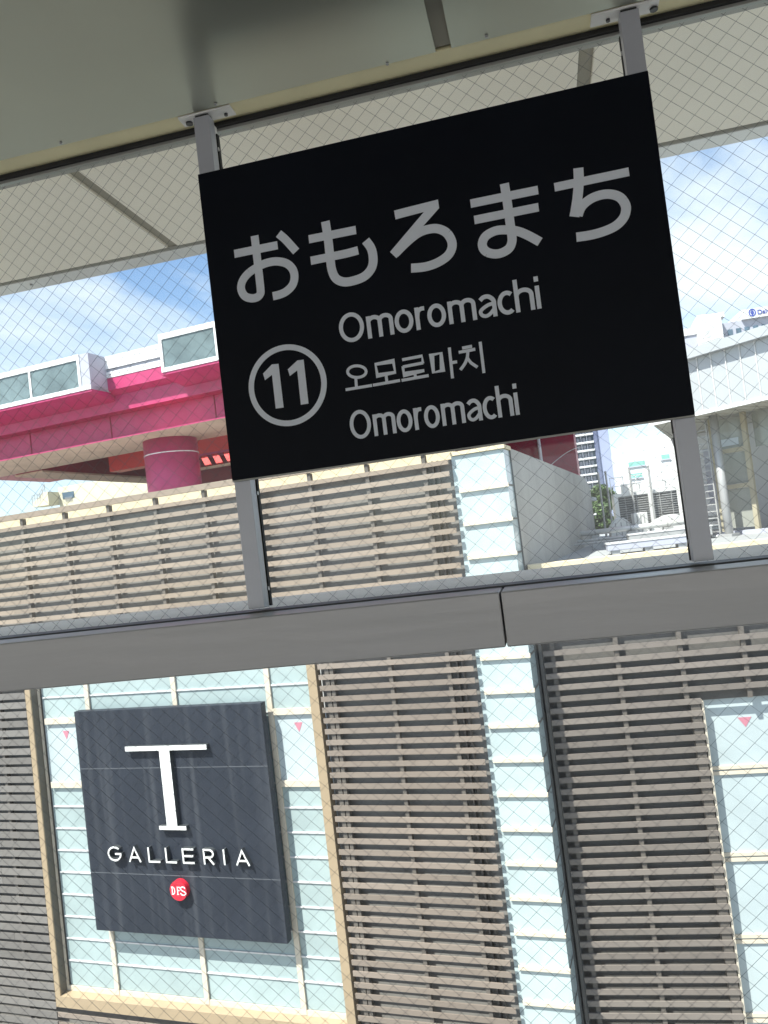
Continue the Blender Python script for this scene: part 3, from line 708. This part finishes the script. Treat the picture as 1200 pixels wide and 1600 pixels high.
K_(MB().box(N0 - 0.44, N0, 5.99, 7.1, 8.998, 10.44), 'end_panel', M_bgrey)
railing(N1 + 0.02, ER, [-6.9, -4.5, -2.1, 0.3, 2.6], [N1 + 0.08])
lv = MB()
for z0, z1 in ((10.26, 10.44), (9.93, 10.24), (9.70, 9.80), (9.56, 9.68)): lv.box(N0, N1, 6.96, 6.99, z0, z1)
K_(lv, 'louvred_panel', M_rwhite); K_(MB().box(N0, N1, 7.03, 7.06, 9.56, 10.40), 'panel_backing', M_bgrey)
cu, cv, cr_ = -11.42, 8.95, 1.12
K_(MB().tube([(cu, cv, 2.8), (cu, cv, 6.968)], cr_, 40), 'column', M_pink, smooth=True)
K_(MB().tube([(cu, cv, 6.33), (cu, cv, 6.37)], cr_ + 0.015, 40), 'column_ring', M_rwhite)
# cross girder running back, seen from below, and the steelwork under the deck
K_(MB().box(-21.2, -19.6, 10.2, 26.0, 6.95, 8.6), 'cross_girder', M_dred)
K_(MB().box(-21.25, -19.55, 10.2, 26.0, 6.86, 6.945), 'cross_girder_underside', M_under)
ua_, za_ = on_facade(172, 742, 13.5); ub_, _ = on_facade(236, 725, 13.5)
K_(MB().box(ua_, ub_, 13.5, 14.3, za_ + .15, 8.89), 'inner_beam', M_redlit)
ua_, za_ = on_facade(300, 712, 12.5); ub_, _ = on_facade(420, 690, 12.5)
K_(MB().box(ua_, ub_, 12.5, 13.3, za_, 8.89), 'inner_beam', M_redlit)
K_(MB().box(ua_, ub_, 12.45, 13.35, za_ - .1, za_ - .003), 'beam_flange', M_pink)
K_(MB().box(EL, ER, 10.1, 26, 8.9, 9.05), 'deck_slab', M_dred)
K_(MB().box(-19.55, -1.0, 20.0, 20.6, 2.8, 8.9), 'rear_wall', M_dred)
sl_ = MB()
for i in range(5):
    (ut, zt3), (ub3, zb3) = on_facade(313 + 17.5 * i, 713 - 3.2 * i, 11.6), on_facade(321 + 17.5 * i, 728 - 3.2 * i, 11.1)
    wd3 = 0.33
    sl_.add([(ub3, 11.1, zb3), (ub3 + wd3, 11.1, zb3), (ut + wd3, 11.6, zt3), (ut, 11.6, zt3), (ub3, 11.18, zb3 - .05), (ub3 + wd3, 11.18, zb3 - .05), (ut + wd3, 11.68, zt3 - .05), (ut, 11.68, zt3 - .05)],
            [(0, 1, 2, 3), (7, 6, 5, 4), (0, 4, 5, 1), (1, 5, 6, 2), (2, 6, 7, 3), (3, 7, 4, 0)])
K_(sl_, 'slanted_fins', M_redlit)
(ut, zt3), (ub3, _) = on_facade(309, 735, 11.1), on_facade(400, 715, 11.1)
K_(MB().box(ut, ub3, 11.1, 11.3, zt3, zt3 + .1), 'fin_rail', M_under)

# red pier block behind the flank wall
rb = empty('red_block', tuple(OA + uA * 3.83 + vA * 24 + Vector((0, 0, -14))), -BA, 'dark red steel block with a white downpipe rising behind the grey flank wall', 'pier')
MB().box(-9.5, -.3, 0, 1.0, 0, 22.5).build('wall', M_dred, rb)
MB().tube([(-2.15, -0.14, 8), (-2.15, -0.14, 22.4)], 0.09, 12).build('downpipe', M_rwhite, rb, True)
MB().tube([(-1.7 + 1.7 * t / 10, -0.03, 18.7 + 0.75 * math.sin(t / 10 * 1.5)) for t in range(11)], 0.02, 6).build('cable', M_rwhite, rb)

# ================================================================== COVERED WALKWAY ON THE RIGHT
WP0 = Vector((7.08, 25.88, 0)); WA = math.atan2(-0.69, 0.724)
wx = Vector((math.cos(WA), math.sin(WA), 0)); wy = Vector((-math.sin(WA), math.cos(WA), 0))
def on_walk(px, py, y=0):
    d = ray(px, py); o = WP0 + wy * y
    p = EYE + d * ((o - EYE).dot(wy) / d.dot(wy)); return ((p - WP0).dot(wx), p.z)
wk = empty('covered_walkway', tuple(WP0), WA, 'covered walkway with a white ribbed fascia over dusty glazing, right of the sign', 'walkway')
def H_(mb, name, m, par=None, **k): return mb.build(name, m, par or wk, **k)
xl = on_walk(1016, 664)[0]; xr = 9.0
ZF0 = on_walk(1143, 634)[1]; ZF1 = on_walk(1143, 543)[1]; ZL = on_walk(1143, 527)[1]
H_(MB().box(xl, xr, 0.0, 0.12, ZF0, ZF1), 'fascia', M_rib)
H_(MB().box(xl - .05, xr, -0.28, 0.12, ZF1 + .002, ZL), 'roof_edge', M_rib)
H_(MB().box(xl - .05, xr, -0.05, -0.002, ZF0 - 0.07, ZF0 + 0.05), 'bottom_lip', M_bwhite)
def slab(z0, z1, e=0.0):
    p_ = [(xl, 0.125), (xr, 0.125), (xr, 6.9 - e), (-8.3 + e, 6.9 - e)]
    return MB().add([(a, b, z0) for a, b in p_] + [(a, b, z1) for a, b in p_], [(3, 2, 1, 0), (4, 5, 6, 7), (0, 1, 5, 4), (1, 2, 6, 5), (2, 3, 7, 6), (3, 0, 4, 7)])
H_(slab(ZF0, ZL - .01), 'roof', M_bgrey)
xs = sorted(on_walk(px, 600)[0] for px in (1094, 1116, 1140, 1164, 1188)); stp = (xs[-1] - xs[0]) / 4
rbm = MB(); x = xs[0] - 14 * stp
while x < xr:
    if x > xl + .1: rbm.box(x - 0.013, x + 0.013, -0.045, -0.002, ZF0 + 0.052, ZF1)
    x += stp
H_(rbm, 'fascia_ribs', M_bwhite)
H_(slab(ZF0 - 0.02, ZF0 - 0.002, .02), 'soffit', M_sofw)
sr = MB(); x = xl + 0.4
while x < xr: sr.box(x, x + 0.03, 0.02, 4.5, ZF0 - 0.045, ZF0 - 0.021); x += 0.55
H_(sr, 'soffit_ribs', M_sofw)
GY = 2.0
ga = on_walk(1112, 760, GY)[0]
ZS = 0.55
H_(MB().box(ga, xr, GY - 0.1, GY + 0.15, -1, ZS), 'plinth', M_bgrey)
gm = MB(); gx_ = [on_walk(px, 740, GY)[0] for px in (1121, 1173, 1232)]
gz = [ZS, on_walk(1155, 759, GY)[1], on_walk(1147, 703, GY)[1], ZF0 - .05]
for x in gx_ : gm.box(x - 0.08, x + 0.08, GY - 0.06, GY + 0.08, ZS, ZF0 - .03)
gm2 = MB()
for z in gz[1:3]: gm2.box(gx_[0] + .081, gx_[1] - .081, GY - 0.05, GY + 0.06, z - 0.08, z + 0.08)
H_(gm, 'window_posts', M_khaki); H_(gm2, 'window_rails', M_khaki)
for i in range(3):
    H_(MB().box(gx_[0] + .09, gx_[1] - .09, GY + 0.062, GY + 0.08, gz[i] + .09, gz[i + 1] - .09), 'window_pane', M_gglass)
H_(MB().box(gx_[0] + .25, gx_[1] - .3, GY + 0.035, GY + 0.06, gz[2] + .18, gz[3] - .8), 'blind', M_blueg)
H_(MB().box(gx_[1] + .5, gx_[2] + 3, GY + 2.5, GY + 2.55, -1, ZF0 - .03), 'rear_wall', M_gglass)
H_(MB().box(gx_[1] + .09, gx_[2] + 3, GY + .4, GY + .44, gz[2], ZF0 - .03), 'window_pane', M_gglass)
H_(MB().box(gx_[1] + .62, gx_[2] + .1, GY + 2.3, GY + 2.45, 1.0, gz[2] - .5), 'bright_view_panel', M_bwhite)  # white panel put in for the bright scene beyond the opening
pa = on_walk(1116, 655, 1.2)[0]; pb = on_walk(1138, 832, 1.2)[0]; pm = (pa + pb) / 2
H_(MB().tube([(pm, 1.2, -0.5), (pm, 1.2, ZF0 - .03)], 0.14, 20), 'column', M_metalg, smooth=True)
H_(MB().box(pm - .25, pm + .25, 0.95, 1.45, 0.35, 0.5), 'column_base', M_metalg)
ld = MB(); x = on_walk(1104, 740, 1.4)[0]
for dx in (-0.22, 0.22): ld.bar((x + dx, 1.4, 0.5), (x + dx, 1.4, ZF0 - .1), 0.05)
for i in range(16): ld.bar((x - 0.22, 1.4, 0.6 + i * 0.24), (x + 0.22, 1.4, 0.6 + i * 0.24), 0.035)
H_(ld, 'cable_ladder', M_metalg)
H_(MB().tube(smooth_path([(x - 0.5, 1.2, ZF0 - .1), (x - 0.5, 1.2, 2.0), (x - 0.42, 1.2, 0.75), (x - 0.1, 1.1, 0.5), (x + 0.3, 1.1, 0.45)]), 0.035, 8), 'conduit', M_pipe, smooth=True)
H_(MB().box(-8.0, ga - 0.01, 6.3, 6.6, -1, ZF0 - .03), 'end_wall', M_bwhite)
H_(MB().box(-6.4, -5.2, 6.18, 6.29, 1.6, 3.9), 'end_vent', M_bgrey)

# ================================================================== ROOFTOP PLANT
RZ = 0.405
ct = empty('cooling_unit', (5.4, 40.5, RZ), 0, 'bank of dark louvred cooling units in a white frame on the roof', 'cooling unit')
def C_(mb, name, m, par=ct, **k):
    mb.v = [(a - 5.4, b - 40.5, c - RZ) for a, b, c in mb.v]; return mb.build(name, m, par, **k)
a_, b_ = on_y(959, 779, 40).x, 9.6
zt_, zb__ = on_y(965, 777, 40).z, RZ + .3
C_(MB().box(a_, b_, 40, 41.4, zt_, zt_ + .16), 'top_frame', M_pipe)
xm = on_y(1015, 790, 40).x
for x in (a_, xm, b_ - .2): C_(MB().box(x, x + 0.2, 39.97, 41.4, RZ, zt_ - .002), 'frame_post', M_pipe)
for xa, xb in ((a_ + .21, xm - .01), (xm + .21, b_ - .21)):
    c = C_(MB().box(xa, xb, 40.1, 41.3, zb__, zt_ - .01), 'coil', M_coil)
    g = MB(); z = zb__ + .05
    while z < zt_ - .05: g.box(xa, xb, 40.03, 40.098, z, z + .035); z += 0.11
    x = xa + .3
    while x < xb: g.box(x, x + .03, 40.0, 40.028, zb__, zt_ - .01); x += .55
    C_(g, 'grille', M_metalg)
rl = MB()
for x in [a_ - .05 + .62 * i for i in range(11)]: rl.bar((x, 40.3, zt_ + .16), (x, 40.3, zt_ + 1.0), 0.035)
for z in (.55, .98): rl.bar((a_ - .05, 40.3, zt_ + z), (b_, 40.3, zt_ + z), 0.035)
C_(rl, 'guard_rail', M_pipe)
C_(MB().box(a_ + .5, xm - .2, 40.5, 41.2, zt_ + .162, zt_ + .62), 'fan_housing', M_pipe); C_(MB().box(xm + .5, b_ - .6, 40.5, 41.2, zt_ + .162, zt_ + .6), 'fan_housing', M_pipe)
for x in (a_ - .6, a_ - .25, xm - .75, xm + .15):
    C_(MB().tube([(x, 39.8, RZ), (x, 39.8, zt_ + 1.35)], .05, 8), 'mast', M_metalg)
def hump(name, px0, px1, pyb, h, y, d, label, n=14, flat=False):
    a, b = on_y(px0, pyb, y).x, on_y(px1, pyb, y).x; c = (a + b) / 2; w = b - a
    rt = empty(name, (c, y, RZ), 0, label, 'air duct', 'white lagged ducts on the roof')
    pts = [(-w / 2, 0)] + ([(-w / 2, h), (w / 2, h)] if flat else [(-w / 2 + w * i / n, h * (0.35 + 0.65 * math.sin(math.pi * (0.12 + 0.76 * i / n)))) for i in range(n + 1)]) + [(w / 2, 0)]
    MB().prism([(x, z) for x, z in pts][::-1], 0, d).build('casing', M_pipe, rt, bevel=0.03)
    sm = MB()
    for i in range(1, 4):
        x = -w / 2 + w * i / 4; sm.box(x - .02, x + .02, -.015, -.001, 0.02, h * (0.9 if flat else 0.8))
    sm.build('seams', M_metalg, rt)
hump('air_duct', 954, 990, 830, 1.05, 37.5, 1.2, 'low humped white duct left of the white plant box, before the dark louvres')
hump('air_duct', 1017, 1085, 820, 0.92, 37.8, 1.2, 'long humped white duct right of the white plant box, before the dark louvres')
hump('air_duct', 992, 1014.5, 825, 1.18, 37.0, 1.0, 'square white plant box standing between the two humped ducts', flat=True)
def pipe(px0, py0, px1, py1, y, r, label):
    a, b = on_y(px0, py0, y), on_y(px1, py1, y); b = a + (b - a) * 1.35; a = a - (b - a) * 0.25
    zc_ = (a.z + b.z) / 2; zc_ = max(zc_, RZ + r + .05); L_ = b.x - a.x
    rt = empty('roof_pipe', ((a.x + b.x) / 2, y, RZ), 0, label, 'pipe', 'pipes running across the roof')
    MB().tube([(-L_ / 2, 0, zc_ - RZ), (L_ / 2, 0, zc_ - RZ)], r, 14).build('pipe', M_pipe, rt, True)
    for t in (-.32, -.08, .16, .38):
        MB().box(t * L_ - .16, t * L_ + .16, -.2, .2, 0, max(zc_ - RZ - r, .04)).build('support', M_metalg, rt)
        MB().tube([(t * L_ - .03, 0, zc_ - RZ), (t * L_ + .03, 0, zc_ - RZ)], r + .015, 14).build('band', M_metalg, rt)
pipe(934, 831, 1074, 815, 33.5, 0.115, 'thickest white lagged pipe, highest of the roof pipes')
pipe(940, 843, 1075, 826, 32.0, 0.055, 'thin white pipe just below the thickest roof pipe')
pipe(936, 847, 1075, 831, 30.8, 0.04, 'thinnest grey pipe, lowest of the roof pipes')
def lowbox(px0, py0, px1, h, y, d, name, label, m):
    a, b = on_y(px0, py0, y).x, on_y(px1, py0, y).x
    rt = empty(name, ((a + b) / 2, y, RZ), 0, label, 'roof duct', 'flat ducts on the roof'); w = (b - a) / 2
    MB().box(-w, w, 0, d, 0.12, h).build('casing', m, rt, bevel=.02)
    MB().box(-w - .02, w + .02, -.02, d + .02, h + .001, h + .05).build('lid', M_pipe, rt)
    for t in (-.8, 0, .8): MB().box(t * w - .12, t * w + .12, .05, d - .05, 0, .118).build('foot', M_metalg, rt)
lowbox(983, 842, 1115, 0.42, 28.6, 0.9, 'roof_duct', 'long grey flat duct with a pale lid under the roof pipes', M_metalg)
lowbox(950, 862, 1082, 0.32, 24.6, 0.7, 'roof_duct', 'grey flat duct nearest the tan coping', M_bgrey)

# ================================================================== FAR BUILDINGS
def part_box(rt, name, m, x0, x1, y0, y1, z0, z1): return MB().box(x0, x1, y0, y1, z0, z1).build(name, m, rt)
# apartment tower
p0 = on_y(888, 690, 152); p1 = on_y(937.5, 690, 152); GZ = -14
tw = empty('apartment_tower', ((p0.x + p1.x) / 2, 152, GZ), 0, 'tall blue glazed apartment tower with white balcony bands, right of the dark red block', 'tower')
wd_ = (p1.x - p0.x) / 2 + 1.2; TH = 42
part_box(tw, 'core', M_win, -wd_, wd_ - 2.3, 1.6, 14, 0, TH)
part_box(tw, 'corner_pier', mat('tower_pier', (0.13, 0.15, 0.24), 0.5), wd_ - 2.28, wd_ - 1.6, 0.2, 14, 0, TH)
part_box(tw, 'corner_bay', mat('tower_bay', (0.33, 0.37, 0.52), 0.4), wd_ - 1.58, wd_ + 0.6, 0.6, 14, 0, TH)
fl = MB(); wn = MB(); bf = MB()
for i in range(27):
    z = 0.9 + i * 1.52
    fl.box(-wd_, wd_ - 2.3, 0.0, 1.59, z, z + 0.34)
    for k in range(5):
        x = -wd_ + .3 + k * (2 * wd_ - 2.8) / 5
        bf.box(x, x + .18, 0.9, 1.59, z + .341, z + 1.51)
        wn.box(x + .4, x + .9, 1.5, 1.592, z + .4, z + 1.25)
fl.build('balconies', M_bwhite, tw); wn.build('window_panels', M_bgrey, tw); bf.build('fins', M_bgrey, tw)
# white clinic block
p0 = on_y(962, 745, 92); p1 = on_y(1075, 700, 92)
hb = empty('white_block', (p0.x, 92, GZ), R(-4), 'white office block with narrow green windows behind the rooftop cooling units', 'building')
tz = on_y(990, 697, 92).z - GZ
part_box(hb, 'wall', M_bwhite, 0, 14, 0, 12, 0, tz)
part_box(hb, 'penthouse', M_bwhite, 1.5, 10, 2, 10, tz, tz + 1.0)
for a, b, c, d in ((982, 727, 1007, 722), (1033, 715.5, 1045, 713), (984, 745, 1003, 741)):
    q0, q1 = on_y(a, b, 92), on_y(c, d, 92)
    w_ = part_box(hb, 'window', M_wing, q0.x - p0.x, q1.x - p0.x, -.06, -.004, q0.z - GZ - .2, q0.z - GZ + .3)
    part_box(w_, 'sill', M_bgrey, q0.x - p0.x - .1, q1.x - p0.x + .1, -.14, -.004, q0.z - GZ - .33, q0.z - GZ - .205)
# hotel blocks top right
p0 = on_y(1127, 512, 128)
ho = empty('hotel_building', (p0.x, 128, GZ), R(3), 'pale hotel block carrying blue rooftop lettering, right edge above the walkway roof', 'building')
zr_ = on_y(1165, 498, 128).z - GZ; zt__ = on_y(1165, 483, 128).z - GZ; zw = on_y(1165, 514, 128).z - GZ
part_box(ho, 'wall', M_bgrey, 0, 26, 0.6, 16, 0, zr_)
part_box(ho, 'parapet', M_bwhite, 3.2, 26, 0, 16.2, zr_ + .002, zt__)
for i in range(9):
    part_box(ho, 'window', M_win, 1.0 + i * 1.25, 1.75 + i * 1.25, 0.52, 0.594, zw - .45, zw + .45)
def text(body, size, par, name, m, loc, rz=0, ext_=0.03):
    cu_ = bpy.data.curves.new(name, 'FONT'); cu_.body = body; cu_.size = size; cu_.extrude = ext_
    to = bpy.data.objects.new(name, cu_); col.objects.link(to)
    dg = bpy.context.evaluated_depsgraph_get(); me = bpy.data.meshes.new_from_object(to.evaluated_get(dg))
    bpy.data.objects.remove(to); me.materials.clear(); me.materials.append(m)
    ob = bpy.data.objects.new(name, me); col.objects.link(ob); ob.parent = par; ob.location = loc; ob.rotation_euler = (R(90), 0, rz); return ob
lx0 = on_y(1173, 490.5, 128).x - p0.x; lz = (zr_ + zt__) / 2
text('Daiwa Ro', 1.0, ho, 'roof_lettering', M_blue, (lx0 + 1.0, -0.05, lz - .3), 0)
MB().ribbon(arc(lx0 + .3, lz + .1, .46, .52, n=24), .14, -.06, -.004, True).build('roof_emblem', M_blue, ho)
MB().ribbon([(lx0 + .3, lz - .35), (lx0 + .3, lz + .55)], .12, -.068, -.004).ribbon(arc(lx0 + .3, lz + .1, .2, .22, n=16), .1, -.064, -.004, True).build('roof_emblem', M_blue, ho)
p2 = on_y(1089, 520, 124); p3 = on_y(1129.5, 520, 124)
wh = empty('white_hotel', (p2.x, 124, GZ), R(-3), 'bright white stepped building with a faint grey swirl emblem beside the sign', 'building')
w2 = p3.x - p2.x
part_box(wh, 'wall', M_bwhite, 0, w2, 0, 10, 0, on_y(1110, 497, 124).z - GZ)
part_box(wh, 'upper_wall', M_bwhite, w2 * .12, w2 * .5, 1, 8, on_y(1110, 497, 124).z - GZ, on_y(1100, 489, 124).z - GZ)
part_box(wh, 'upper_wall', M_bwhite, w2 * .5 + .01, w2 * 1.2, 1.2, 8, on_y(1110, 496, 124).z - GZ, on_y(1130, 485, 124).z - GZ)
part_box(wh, 'side_wing', M_bgrey, -3.5, -.01, 0.8, 9, 0, on_y(1080, 522, 124).z - GZ)
part_box(wh, 'side_parapet', M_bwhite, -3.6, -.012, 0.6, 9, on_y(1080, 522, 124).z - GZ + .001, on_y(1080, 511, 124).z - GZ)
ex = on_y(1107.5, 523, 124); ex_x = ex.x - p2.x; ex_z = ex.z - GZ
sw = [(ex_x + .55 * (1 - t * .35) * math.cos(5.6 * t + 0.3), ex_z + .62 * (1 - t * .35) * math.sin(5.6 * t + 0.3)) for t in [i / 24 for i in range(25)]]
MB().ribbon(sw, .07, -.03, -.003).build('emblem', M_gold, wh)
MB().ribbon(arc(ex_x, ex_z, .2, .26, n=14), .06, -.03, -.003, True).build('emblem', M_gold, wh)
sc_ = MB(); rr_ = random.Random(3)
for i in range(9):
    x = ex_x - 1.25 + i * .31; zz = ex_z - 1.2 + i * .045
    sc_.ribbon(smooth_path([(x, zz + .02), (x + .07, zz + .16 + rr_.random() * .08), (x + .14, zz), (x + .22, zz + .12)], 4), .05, -.03 - .001 * i, -.003)
sc_.build('script_lettering', M_gold, wh)
# cream house with an outside stair, left
p4 = on_y(92, 775, 55)
hs_ = empty('stair_house', (p4.x, 55, GZ), R(-6), 'cream building with an outside stair and one dark louvred opening, under the crimson deck', 'building')
def hz(px, py): q_ = on_y(px, py, 55); return q_.x - p4.x, q_.z - GZ
tx, tzz = hz(95, 761)
part_box(hs_, 'wall', M_crw, 0, 12, 0, 8, 0, tzz)
o0, o1 = hz(98, 770), hz(119, 784)
ow = part_box(hs_, 'opening', M_win, o0[0], o1[0], -.04, -.003, o1[1] + .35, o0[1])
lvv = MB()
for i in range(7): lvv.box(o0[0] + .25 + i * .1, o0[0] + .29 + i * .1, -.06, -.042, o1[1] + .1, o1[1] + .45)
lvv.build('railing', M_metalg, ow)
s0, s1, s2 = hz(90, 764), hz(66, 787), hz(96, 790)
MB().prism([(s1[0], s1[1] - .3), (0.0, s1[1] - .3), (0.0, s0[1] - .25), (s0[0] - .35, s0[1] - .25), (s1[0], s1[1] + .0)], -1.2, -.005).build('stair_flight', M_crw, hs_)
sr_ = MB()
for dz in (.35, .62): 
    sr_.bar((s1[0], -1.2, s1[1] + dz), (s1[0] + .7, -1.2, s1[1] + dz), .04); sr_.bar((s1[0] + .7, -1.2, s1[1] + dz), (s0[0] - .2, -1.2, s0[1] - .25 + dz), .04)
for i in range(6):
    t = i / 5; x = s1[0] + t * (s0[0] - .2 - s1[0]); zz = s1[1] + max(0, (x - s1[0] - .7)) / max(.1, (s0[0] - .9 - s1[0])) * (s0[1] - .25 - s1[1])
    sr_.bar((x, -1.2, zz - .05), (x, -1.2, zz + .62), .04)
sr_.build('stair_railing', M_metalg, hs_)

# ================================================================== TREES
def tree(px, pyt, y, hgt, wid, label, seed, base):
    rg = random.Random(seed); p = on_y(px, pyt, y)
    rt = empty('tree', (p.x, y, base), 0, label, 'tree', 'trees behind the roof')
    top = p.z - base
    tr = MB().tube([(0, 0, 0), (.1, 0, top * .35), (0, .1, top * .7), (0.1, 0, top * .95)], [.3, .24, .14, .04], 10)
    for i in range(9):
        z = top * (.55 + .04 * i); a = rg.random() * 6.28; l_ = wid * (.5 + .3 * rg.random())
        tr.tube([(0.05, 0, z), (math.cos(a) * l_ * .5, math.sin(a) * l_ * .5, z + .5), (math.cos(a) * l_, math.sin(a) * l_, z + .8)], [.1, .06, .02], 6)
    tr.build('trunk', M_bark, rt)
    lf = MB()
    cl = [(rg.gauss(0, wid * .42), rg.gauss(0, wid * .42), top - hgt * rg.random() ** 1.3 , wid * (.18 + .2 * rg.random())) for _ in range(34)]
    for cx_, cy_, cz_, cr2 in cl:
        for _ in range(75):
            d = Vector((rg.gauss(0, 1), rg.gauss(0, 1), rg.gauss(0, .8))).normalized() * cr2 * rg.random() ** .4
            c = Vector((cx_, cy_, cz_)) + d; a = Vector((rg.gauss(0, 1), rg.gauss(0, 1), rg.gauss(0, 1))).normalized(); b = a.orthogonal().normalized()
            s_ = .10 + .10 * rg.random()
            lf.add([c - a * s_, c + b * s_ * .5, c + a * s_, c - b * s_ * .5], [(0, 1, 2, 3)])
    lf.build('crown', M_leaf, rt)
tree(935, 764, 62, 3.4, 1.5, 'dark green tree between the grey flank wall and the cooling units', 4, -14)
tree(944, 790, 58, 1.9, 1.2, 'low light green bush crown below the taller dark tree', 9, -14)
